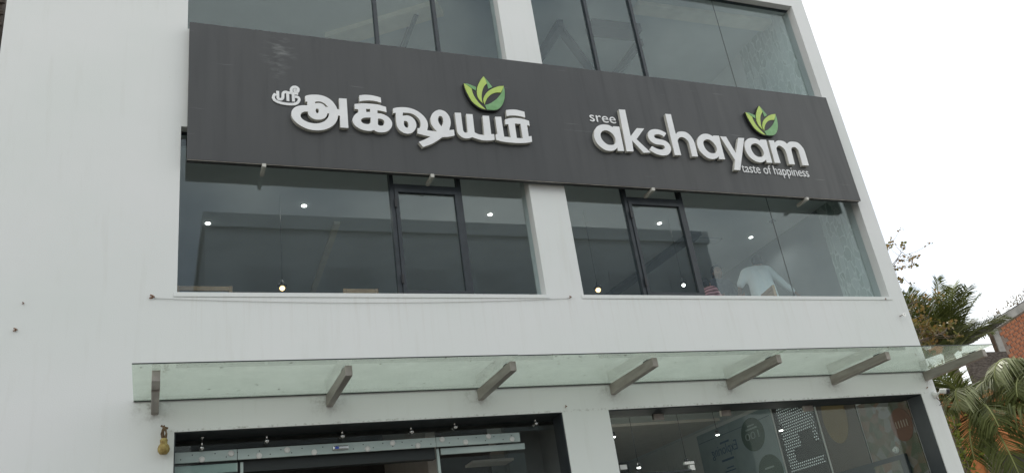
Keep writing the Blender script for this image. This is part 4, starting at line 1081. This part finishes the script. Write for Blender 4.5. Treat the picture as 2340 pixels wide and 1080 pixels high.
# ------------------------------------------------------------------ boards and prints on the shop's right hand wall
WX = IX1 - 0.004
def wall_board(name, y0, y1, z0, z1, mat, label, cat, thick=0.02, group=None):
    e = empty(name, (WX, (y0 + y1) / 2, z0)); tag(e, label, cat, group)
    box('board', WX - thick, WX - 0.001, y0, y1, z0, z1, mat, e, bevel=0.003)
    return e
def oval(name, yc, zc, ry, rz, off, mat, parent, n=40):
    x0 = WX - off
    vs = [(x0, yc + ry * math.cos(2 * math.pi * i / n), zc + rz * math.sin(2 * math.pi * i / n)) for i in range(n)] + [(x0 + 0.006, yc + ry * math.cos(2 * math.pi * i / n), zc + rz * math.sin(2 * math.pi * i / n)) for i in range(n)]
    fs = [tuple(range(n)), tuple(range(2 * n - 1, n - 1, -1))] + [(i, n + i, n + (i + 1) % n, (i + 1) % n) for i in range(n)]
    return mesh_obj(name, vs, fs, mat, parent)
def wall_text(body, yfar, ynear, z, h, off, mat, parent):
    # the photograph shows this lettering mirrored
    return text_mesh('lettering', body, (WX - off, yfar, z), (WX - off, ynear, z), h, 0, mat, parent, 0.003, mirror=True)
bp_ = wall_board('wall_poster', 3.36, 5.75, 2.2, 4.45, 'poster_teal', 'tall grey-green poster with dark green ovals on the shop wall', 'poster')
box('poster_line', WX - 0.0225, WX - 0.0205, 3.4, 5.7, 4.28, 4.292, 'poster_line', bp_)
ov = oval('green_oval', 3.97, 4.08, 0.34, 0.30, 0.0275, 'oval_green', bp_)
wall_text('100', 4.20, 3.78, 4.0, 0.10, 0.029, 'text_pale', ov)
ov2 = oval('green_oval', 3.72, 3.36, 0.34, 0.30, 0.0275, 'oval_green', bp_)
wall_text('Exploring', 5.35, 4.50, 3.94, 0.14, 0.0225, 'text_blue', bp_)
for (ya, yb_, zz, hh) in ((4.72, 5.02, 4.13, 0.035), (4.68, 5.08, 3.80, 0.04), (4.75, 4.98, 3.66, 0.02), (4.7, 5.05, 3.60, 0.02)):
    box('print_line', WX - 0.0225, WX - 0.0205, ya, yb_, zz, zz + hh, 'text_blue', bp_)
box('print_line', WX - 0.030, WX - 0.0278, 3.8, 4.14, 4.17, 4.20, 'text_pale', ov)
box('print_line', WX - 0.030, WX - 0.0278, 3.86, 4.06, 4.23, 4.255, 'text_pale', ov)
box('print_line', WX - 0.030, WX - 0.0278, 3.6, 3.86, 3.42, 3.45, 'text_pale', ov2)
# dotted light panel
dp = wall_board('dotted_panel', 2.26, 3.30, 2.2, 4.44, 'panel_charcoal', 'dark panel with rows of small lit dots on the shop wall', 'light panel')
bm = bmesh.new()
ny, nz_ = 17, 34
for j in range(nz_):
    for i in range(ny):
        yy = 2.33 + i * 0.053 + (0.0265 if j % 2 else 0); zz = 4.36 - j * 0.046
        if 3.62 < zz < 3.84 and 2.42 < yy < 2.78: continue
        if 3.38 < zz < 3.60 and yy < 2.98: continue
        if zz < 3.22 or yy > 3.2: continue
        q = [bm.verts.new((WX - 0.0215, yy + 0.014 * math.cos(a * math.pi / 3), zz + 0.014 * math.sin(a * math.pi / 3))) for a in range(6)]
        bm.faces.new(q)
dd = bm_obj('dots', bm, 'dot_light', dp); dd['kind'] = 'stuff'
bb = wall_board('oval_board', 1.35, 2.20, 2.2, 4.3, 'board_brown', 'brown wall board with a large ochre oval', 'wall board')
oval('ochre_oval', 1.83, 3.86, 0.27, 0.42, 0.0275, 'oval_ochre', bb)
cb = wall_board('collage_board', 0.34, 1.32, 2.2, 3.9, 'collage_print', 'colourful food collage board by the right jamb', 'wall board')
o_ = oval('red_oval', 0.55, 3.42, 0.2, 0.24, 0.0275, 'oval_red', cb)
for k_ in range(5): box('print_mark', WX - 0.030, WX - 0.0278, 0.43 + k_ * 0.052, 0.445 + k_ * 0.052, 3.38, 3.48, 'text_cream', o_)
ms = empty('menu_screen', (WX - 0.06, 1.2, 2.6)); tag(ms, 'grey framed menu screen with a warm picture low in the shop window', 'screen')
box('frame', WX - 0.09, WX - 0.03, 0.62, 2.1, 2.35, 3.02, 'frame_dark', ms, bevel=0.006)
box('picture', WX - 0.096, WX - 0.0905, 0.72, 1.25, 2.4, 2.95, 'collage_print', ms)
p = at_x(2037, 1028, WX - 0.12)
e = empty('alarm_bell', p); tag(e, 'small round white alarm sounder above the menu screen', 'alarm')
lathe('base', p + Vector((0.115, 0, 0)), [(0.05, 0), (0.05, 0.03), (0.035, 0.05)], 'white_plastic', e, 16, (-1, 0, 0))
lathe('dome', p + Vector((0.064, 0, 0)), [(0.03, 0), (0.026, 0.02), (0.008, 0.03)], 'white_plastic', e, 16, (-1, 0, 0))
e = empty('bullet_camera', at(2045, 922, 0.7)); p = Vector(e.location); tag(e, 'dark bullet camera hanging inside the top right of the shop window', 'camera')
tube('stem', [p + Vector((0, 0, 0.03)), (p.x, p.y, 4.455 + 0.06)], 0.008, 'black_plastic', e)
lathe('housing', p + Vector((-0.07, 0.0, 0)), [(0.03, 0), (0.036, 0.01), (0.036, 0.14), (0.02, 0.15)], 'black_plastic', e, 16, (1, -0.3, -0.1))

# ------------------------------------------------------------------ neighbours
nb = empty('stone_house', (-6.3, 5, 0)); tag(nb, 'dark rough stone building behind the left edge of the restaurant', 'building')
box('wall', -10.5, -2.22, 2.4, 9, 0, 13.5, 'dark_stone', nb)
box('roof', -10.7, -2.1, 2.2, 9.2, 13.501, 13.8, 'concrete', nb)
for k in range(26): box('string_course', -10.55, -2.19, 2.36, 2.399, 8.2 + k * 0.2, 8.2 + k * 0.2 + 0.06, 'dark_stone', nb)

op = empty('opposite_building', (11, -20, 0)); tag(op, 'dark grey flat roofed building across the street', 'building')
OX0, OX1, OY, OH = 1.3, 20.6, -17.0, 14.4
box('wall', OX0, OX1, OY - 8, OY, 0, OH, 'opposite_plaster', op)
box('parapet', OX0 - 0.1, OX1 + 0.1, OY - 8.1, OY + 0.1, OH + 0.001, OH + 0.5, 'opposite_plaster', op)
for fl in range(4):
    for c in range(7):
        xx = OX0 + 1.2 + c * 2.65
        w_ = box('window', xx, xx + 1.5, OY + 0.001, OY + 0.05, 1.2 + fl * 3.4, 2.9 + fl * 3.4, 'opposite_plaster', op)
        box('pane', xx + 0.08, xx + 1.42, OY + 0.051, OY + 0.06, 1.28 + fl * 3.4, 2.82 + fl * 3.4, 'opposite_glass', w_)

# orange house in the right background
oh = empty('orange_house', (19, 8, 0)); tag(oh, 'orange painted house behind the palms at right', 'house')
box('wall', 15.9, 33, 5.5, 5.8, 0, 5.0, 'orange_paint', oh)
box('cornice', 15.7, 33, 5.2, 5.499, 4.62, 4.98, 'orange_paint', oh, bevel=0.02)
box('flat_roof', 15.6, 33, 5.15, 12.8, 5.001, 5.12, 'concrete', oh)
box('window_ledge', 17.4, 19.2, 5.15, 5.499, 3.55, 3.66, 'orange_paint', oh)
wn = box('window', 17.5, 19.1, 5.44, 5.499, 2.2, 3.5, 'inner_dark', oh)
box('frame', 17.42, 17.5, 5.42, 5.499, 2.2, 3.5, 'wood', wn)

# brick house with asbestos sheet roof
bh = empty('brick_house', (30, 15, 0)); tag(bh, 'red brick house wall with grey coping and a corrugated lean-to roof at far right', 'house')
BY = 13.0
ba, bb_ = at(2263, 742, BY), at(2352, 686, BY)
bx0, zl, zr = ba.x, ba.z, bb_.z
slope = (zr - zl) / (bb_.x - ba.x)
bx1 = bx0 + 8
ztop = lambda x: zl + slope * (x - bx0)
vs = [(bx0, BY, 0), (bx1, BY, 0), (bx1, BY, ztop(bx1)), (bx0, BY, ztop(bx0)), (bx0, BY + 0.23, 0), (bx1, BY + 0.23, 0), (bx1, BY + 0.23, ztop(bx1)), (bx0, BY + 0.23, ztop(bx0))]
QF = [(0, 1, 2, 3), (5, 4, 7, 6), (1, 5, 6, 2), (4, 0, 3, 7), (3, 2, 6, 7), (0, 4, 5, 1)]
wl = mesh_obj('wall', vs, QF, 'old_mortar', bh)
cp = mesh_obj('coping', [(bx0 - 0.08, BY - 0.1, ztop(bx0) - 0.24), (bx1, BY - 0.1, ztop(bx1) - 0.24), (bx1, BY - 0.1, ztop(bx1) + 0.06), (bx0 - 0.08, BY - 0.1, ztop(bx0) + 0.06), (bx0 - 0.08, BY - 0.001, ztop(bx0) - 0.24), (bx1, BY - 0.001, ztop(bx1) - 0.24), (bx1, BY - 0.001, ztop(bx1) + 0.06), (bx0 - 0.08, BY - 0.001, ztop(bx0) + 0.06)], QF, 'concrete', bh)
brick0 = None; rng = random.Random(3); cnt = 0
for r_ in range(30):
    off = -0.37 - r_ * 0.145
    for c in range(14):
        xx = bx0 + 0.14 + c * 0.34 + (0.17 if r_ % 2 else 0)
        zz = ztop(xx) + off
        if cnt >= 300 or zz < 5: continue
        if c == 0 and rng.random() < 0.6: continue
        if brick0 is None:
            brick0 = box('brick', xx, xx + 0.315, BY - 0.022, BY - 0.0005, zz, zz + 0.115, 'brick_red', bh, bevel=0.006)
            ctr = wloc(brick0) - Vector((xx, 0, zz)); o = brick0
        else:
            o = brick0.copy(); o.parent = None; o.location = Vector((xx + ctr.x, wloc(brick0).y + rng.uniform(0, 0.006), zz + ctr.z)); put(o, bh)
        o.rotation_euler = (0, -math.atan(slope) + rng.uniform(-0.01, 0.01), 0); cnt += 1
box('corner_post', bx0 - 0.22, bx0 + 0.12, BY - 0.14, BY - 0.101, 3, ztop(bx0) - 0.2, 'concrete', bh)
ra, rb = at(2222, 775, BY - 0.5), at(2262, 738, BY - 0.5)
bm = bmesh.new(); nseg = 64; rows = []
for s in range(2):
    row = []
    for i in range(nseg + 1):
        t = i / nseg; x = ra.x - 0.6 + (bx0 - 0.25 - ra.x + 0.6) * t
        z = ra.z - 0.25 + (rb.z - ra.z + 0.25) * t
        row.append(bm.verts.new((x, BY - 0.9 + s * 5, z + s * 0.25 + 0.05 * math.sin(i * 1.25))))
    rows.append(row)
for i in range(nseg): bm.faces.new((rows[0][i], rows[0][i + 1], rows[1][i + 1], rows[1][i]))
geo = bmesh.ops.solidify(bm, geom=list(bm.faces), thickness=0.02)
bm_obj('corrugated_roof', bm, 'asbestos_sheet', bh, True)
box('lean_to_shade_wall', ra.x - 0.5, bx0 - 0.23, BY - 0.4, BY - 0.25, 2.0, ra.z - 0.45, 'dark_stone', bh)  # dark slab, its colour stands in for the shadow under the corrugated roof
wv, wf = [], []
rng = random.Random(11)
for i in range(260):
    x = bx0 + rng.random() ** 0.8 * 6.5; z0_ = ztop(x) + 0.05; h = rng.uniform(0.08, 0.55)
    px_, pz_ = x + rng.uniform(-0.2, 0.2), z0_ + h; s = rng.uniform(0.02, 0.05); yv = BY + rng.uniform(0, 0.22)
    b_ = len(wv); wv += [(x - 0.006, yv, z0_), (x + 0.006, yv, z0_), (px_, yv, pz_)]; wf.append((b_, b_ + 1, b_ + 2))
    for q in range(4):
        a = rng.uniform(0, 6.28); t = rng.uniform(0.4, 1); cx = x + (px_ - x) * t + rng.uniform(-0.05, 0.05); cz = z0_ + h * t + rng.uniform(-0.03, 0.05); b_ = len(wv)
        wv += [(cx, yv, cz), (cx + s * math.cos(a), yv + s * 0.5, cz + s * math.sin(a)), (cx + s * 1.6 * math.cos(a + 0.5), yv, cz + s * 1.6 * math.sin(a + 0.5)), (cx + s * math.cos(a + 1), yv - s * 0.5, cz + s * math.sin(a + 1))]
        wf.append((b_, b_ + 1, b_ + 2, b_ + 3))
wd = mesh_obj('dry_weeds', wv, wf, 'weed_leaf'); tag(wd, 'dry weeds growing on top of the brick wall', 'weeds', kind='stuff')

# overhead wire
a, b = at(2205, 764, 10.5), at(2440, 618, 10.5)
pts = [a.lerp(b, i / 12) - Vector((0, 0, 0.10 * 4 * (i / 12) * (1 - i / 12))) for i in range(13)]
w_ = tube('overhead_wire', pts, 0.018, 'black_plastic', None, 5); tag(w_, 'dark overhead wire rising to the right above the brick house', 'wire')

# ------------------------------------------------------------------ palms
def frond(name, base, az, elev, length, droop, mat, parent, seed, nl=64, width=0.66, hang=0.5, roll=0.0):
    rng = random.Random(seed); nl = int(nl * 1.25)
    d0 = Vector((math.cos(az), math.sin(az), 0)); up = Vector((0, 0, 1))
    pts = []; p = Vector(base); ang = elev; n = 16
    for i in range(n + 1):
        pts.append(p.copy()); ang -= droop / n * (0.5 + 1.3 * i / n)
        p = p + (d0 * math.cos(ang) + up * math.sin(ang)) * (length / n)
    bm = bmesh.new()
    tube_bm(bm, pts, [0.028 * (1 - 0.85 * i / n) + 0.004 for i in range(n + 1)], 5)
    for f in bm.faces: f.material_index = 1
    side0 = Vector((-d0.y, d0.x, 0))
    for i in range(nl):
        t = 0.16 + 0.83 * i / (nl - 1); k = t * n; i0 = min(int(k), n - 1); q = pts[i0].lerp(pts[i0 + 1], k - i0)
        tan = (pts[i0 + 1] - pts[i0]).normalized(); nor = side0.cross(tan).normalized()
        if nor.z < 0 and abs(tan.z) < 0.9: nor = -nor
        L = width * (0.45 + 0.85 * math.sin(math.pi * min(1, (t * 0.86 + 0.1)))) * rng.uniform(0.85, 1.1)
        for s in (-1, 1):
            sd = (side0 * s * math.cos(roll) + nor * math.sin(roll) * s)
            dr = (tan * rng.uniform(0.5, 0.75) + sd * 0.8 + nor * rng.uniform(0.05, 0.3)).normalized()
            w = 0.0115 * rng.uniform(0.8, 1.3)
            a0 = q; a1 = q + dr * L * 0.45 - up * hang * L * 0.10; a2 = q + dr * L * 0.9 - up * hang * L * rng.uniform(0.35, 0.6)
            wv_ = tan.cross(sd).cross(dr).normalized() * w if tan.cross(sd).length > 0.01 else nor * w
            v = [bm.verts.new(x) for x in (a0 - wv_ * 0.4, a0 + wv_ * 0.4, a1 + wv_, a1 - wv_, a2)]
            bm.faces.new((v[0], v[1], v[2], v[3])); bm.faces.new((v[3], v[2], v[4]))
    o = bm_obj(name, bm, None, parent, False, [mat, 'rachis'])
    return o
def palm(base, crown, label, specs, seed, tr=0.14):
    e = empty('coconut_palm', base); tag(e, label, 'palm tree', 'coconut palms beside the restaurant')
    b, c = Vector(base), Vector(crown)
    pts = [b.lerp(c, i / 10) + Vector((0.10 * math.sin(i * 0.5), 0.08 * math.sin(i * 0.4), 0)) * (1 - abs(i / 5 - 1)) for i in range(11)]
    tube('trunk', pts, [tr * (1.35 - 0.5 * i / 10) for i in range(11)], 'palm_trunk', e, 14)
    lathe('crown_shaft', c - Vector((0, 0, 0.25)), [(tr * 0.85, 0), (tr * 1.2, 0.15), (tr * 0.9, 0.4), (tr * 0.3, 0.6)], 'dry_rope', e, 14)
    for i, s in enumerate(specs):
        frond('frond', c + Vector((0.05 * math.cos(s[0]), 0.05 * math.sin(s[0]), 0.1)), *s[:4], s[4], e, seed * 100 + i, *(s[5:]))
    return e
A = R
cA = at(2172, 822, 7.0)
PL, PP, PD = 'palm_leaf', 'palm_leaf_pale', 'palm_leaf_dry'
palm((cA.x + 0.2, 7.0, 0), cA, 'coconut palm with upright fronds rising above the canopy end', [
    (A(188), A(56), 2.0, A(14), PL), (A(172), A(70), 2.0, A(12), PL), (A(-12), A(70), 2.15, A(8), PP), (A(5), A(48), 1.6, A(20), PL),
    (A(-80), A(84), 2.1, A(8), PL), (A(212), A(36), 1.8, A(26), PL), (A(-20), A(34), 1.5, A(30), PL), (A(100), A(66), 1.8, A(30), PL), (A(200), A(14), 1.6, A(34), PL),
    (A(-110), A(40), 1.5, A(50), PL), (A(250), A(60), 1.9, A(20), PL), (A(180), A(34), 1.6, A(40), PD), (A(-40), A(60), 1.9, A(20), PL), (A(160), A(58), 1.9, A(20), PL), (A(195), A(66), 2.0, A(14), PL), (A(220), A(52), 1.9, A(22), PL), (A(-150), A(20), 1.6, A(40), PL), (A(30), A(66), 1.8, A(24), PL), (A(-60), A(40), 1.7, A(40), PL), (A(-90), A(62), 1.9, A(24), PL)], 1)
cB = at(2236, 945, 3.2)
palm((cB.x + 0.15, 3.3, 0), cB, 'coconut palm with drooping fronds beside the lower right corner', [
    (A(-160), A(72), 1.3, A(170), PP, 44, 0.5, 1.7), (A(-100), A(5), 2.4, A(85), PL, 64, 0.62, 1.2), (A(-38), A(10), 2.6, A(50), PL, 64, 0.7, 1.0), (A(8), A(30), 2.0, A(55), PL, 60, 0.6, 1.1),
    (A(110), A(42), 2.2, A(60), PL, 56), (A(160), A(34), 2.0, A(50), PL, 60, 0.6, 1.0), (A(190), A(48), 1.8, A(50), PL, 56), (A(-68), A(-10), 2.2, A(60), PL, 64, 0.7, 1.2),
    (A(140), A(16), 2.1, A(50), PL, 60, 0.6, 1.1), (A(-130), A(-20), 2.1, A(50), PL, 60, 0.6, 1.1), (A(-20), A(-25), 1.9, A(50), PL, 60, 0.5, 1.2),
    (A(175), A(8), 1.9, A(50), PL, 60, 0.6, 1.1), (A(205), A(-15), 1.7, A(50), PL, 60, 0.6, 1.1), (A(125), A(60), 1.9, A(60), PL, 56), (A(230), A(10), 1.5, A(70), PL, 50, 0.5, 1.2), (A(70), A(30), 1.9, A(60), PL, 56), (A(85), A(58), 1.9, A(50), PL, 56), (A(40), A(52), 1.7, A(70), PL, 56), (A(150), A(70), 1.7, A(60), PL, 56)], 2)
cD = at(2385, 880, 2.4)
palm((cD.x + 0.1, 2.4, 0), cD, 'coconut palm mostly outside the right edge, its fronds hanging into view', [
    (A(172), A(46), 1.15, A(150), PP, 46, 0.5, 1.6), (A(178), A(64), 1.7, A(150), PP, 50, 0.45, 1.7), (A(160), A(30), 1.8, A(90), PL, 56, 0.6, 1.3), (A(195), A(22), 1.5, A(80), PL, 56, 0.6, 1.2), (A(150), A(40), 1.3, A(90), PL, 50, 0.6), (A(-140), A(30), 1.5, A(105), PL, 56, 0.6, 1.2),
    (A(60), A(45), 1.6, A(70), PL), (A(0), A(40), 1.6, A(70), PL), (A(-60), A(35), 1.6, A(80), PL), (A(210), A(5), 1.5, A(80), PL, 56, 0.6), (A(150), A(12), 1.5, A(80), PL, 56, 0.6), (A(180), A(62), 1.2, A(110), PL, 50, 0.5, 1.3)], 3)

# almond tree with sparse reddish leaves behind the right edge
def broad_tree(base, limbs, label, nleaf, seed, lsize=0.09):
    e = empty('almond_tree', base); tag(e, label, 'tree')
    rng = random.Random(seed); b = Vector(base)
    bm = bmesh.new(); tips = []
    top = b + Vector((0.1, 0, 5.6)); tube_bm(bm, [b, b + Vector((0.15, 0, 2.4)), top], [0.16, 0.13, 0.09], 10)
    for tgt, spread, ntw in limbs:
        tgt = Vector(tgt); mid = top.lerp(tgt, 0.55) + Vector((-0.3, rng.uniform(-.2, .2), 0.1))
        tube_bm(bm, [top - Vector((0, 0, 0.1)), mid, tgt], [0.05, 0.022, 0.007], 7)
        for _ in range(ntw):
            st = mid.lerp(tgt, rng.uniform(0.6, 1.0)); en = st + Vector((rng.gauss(0.25, 0.4), rng.gauss(0, 0.3), rng.gauss(0.15, 0.3))) * spread
            md = st.lerp(en, 0.5) + Vector((0, 0, -0.06 * spread)); tube_bm(bm, [st, md, en], [0.006, 0.0045, 0.003], 5); tips.append((md, en))
    bm_obj('trunk', bm, 'bark', e, True)
    V, F = [], []
    for _ in range(nleaf):
        st, en = rng.choice(tips); q = st.lerp(en, rng.uniform(0.4, 1.08)) + Vector((rng.gauss(0, .03), rng.gauss(0, .03), rng.gauss(0, .03)))
        d = Vector((rng.gauss(0, 1), rng.gauss(0, 1), rng.gauss(-0.3, 0.7))).normalized(); s = d.cross(Vector((rng.gauss(0, 1), rng.gauss(0, 1), rng.gauss(0, 1)))).normalized(); L = lsize * rng.uniform(0.7, 1.4)
        b_ = len(V); V += [q, q + d * L * 0.55 + s * L * 0.36, q + d * L, q + d * L * 0.55 - s * L * 0.36]; F.append((b_, b_ + 1, b_ + 2, b_ + 3))
    mesh_obj('crown', V, F, 'almond_leaf', e)
    return e
TY = 6.0
lim = [(at(2062, 575, TY), 1.0, 11), (at(2052, 592, TY), 1.0, 9), (at(2066, 632, TY), 0.5, 4), (at(2086, 690, TY - .4), 0.6, 8), (at(2112, 745, TY - .5), 0.9, 16), (at(2134, 770, TY - .6), 0.9, 18), (at(2090, 780, TY), 0.8, 16), (at(2030, 560, TY + 1), 0.8, 6), (at(2105, 720, TY), 0.8, 14), (at(2160, 760, TY - .8), 0.8, 10), (at(2120, 800, TY), 0.9, 14)]
tb = at(2000, 900, TY)
broad_tree((tb.x - 0.9, TY + 0.2, 0), lim, 'sparse almond tree with reddish leaves behind the right wall edge', 1050, 5, 0.085)
# low leafy shrub between the wall and the palm
sp_ = at(2165, 930, 2.6)
sh_ = empty('garden_shrub', (sp_.x, 2.6, 0)); tag(sh_, 'yellow green leafy shrub close behind the right corner of the wall', 'shrub')
rng = random.Random(21); bm = bmesh.new(); V, F = [], []
for k in range(16):
    a_ = rng.uniform(0, 6.28); en = Vector((sp_.x + 0.35 * math.cos(a_) * rng.random(), 2.6 + 0.35 * math.sin(a_) * rng.random(), sp_.z + rng.uniform(-0.8, 0.25)))
    st = Vector((sp_.x + rng.uniform(-.08, .08), 2.6, 0)); tube_bm(bm, [st, st.lerp(en, 0.6) + Vector((0, 0, 0.1)), en], [0.02, 0.012, 0.004], 5)
    for q in range(26):
        p = st.lerp(en, rng.uniform(0.72, 1.0)) + Vector((rng.gauss(0, .09), rng.gauss(0, .09), rng.gauss(0, .09)))
        d = Vector((rng.gauss(0, 1), rng.gauss(0, 1), rng.gauss(0, .6))).normalized(); s_ = d.cross(Vector((rng.gauss(0, 1), rng.gauss(0, 1), rng.gauss(0, 1)))).normalized(); L = rng.uniform(0.06, 0.12)
        b_ = len(V); V += [p, p + d * L * 0.55 + s_ * L * 0.3, p + d * L, p + d * L * 0.55 - s_ * L * 0.3]; F.append((b_, b_ + 1, b_ + 2, b_ + 3))
bm_obj('stems', bm, 'bark', sh_, True)
mesh_obj('foliage', V, F, 'shrub_leaf', sh_)
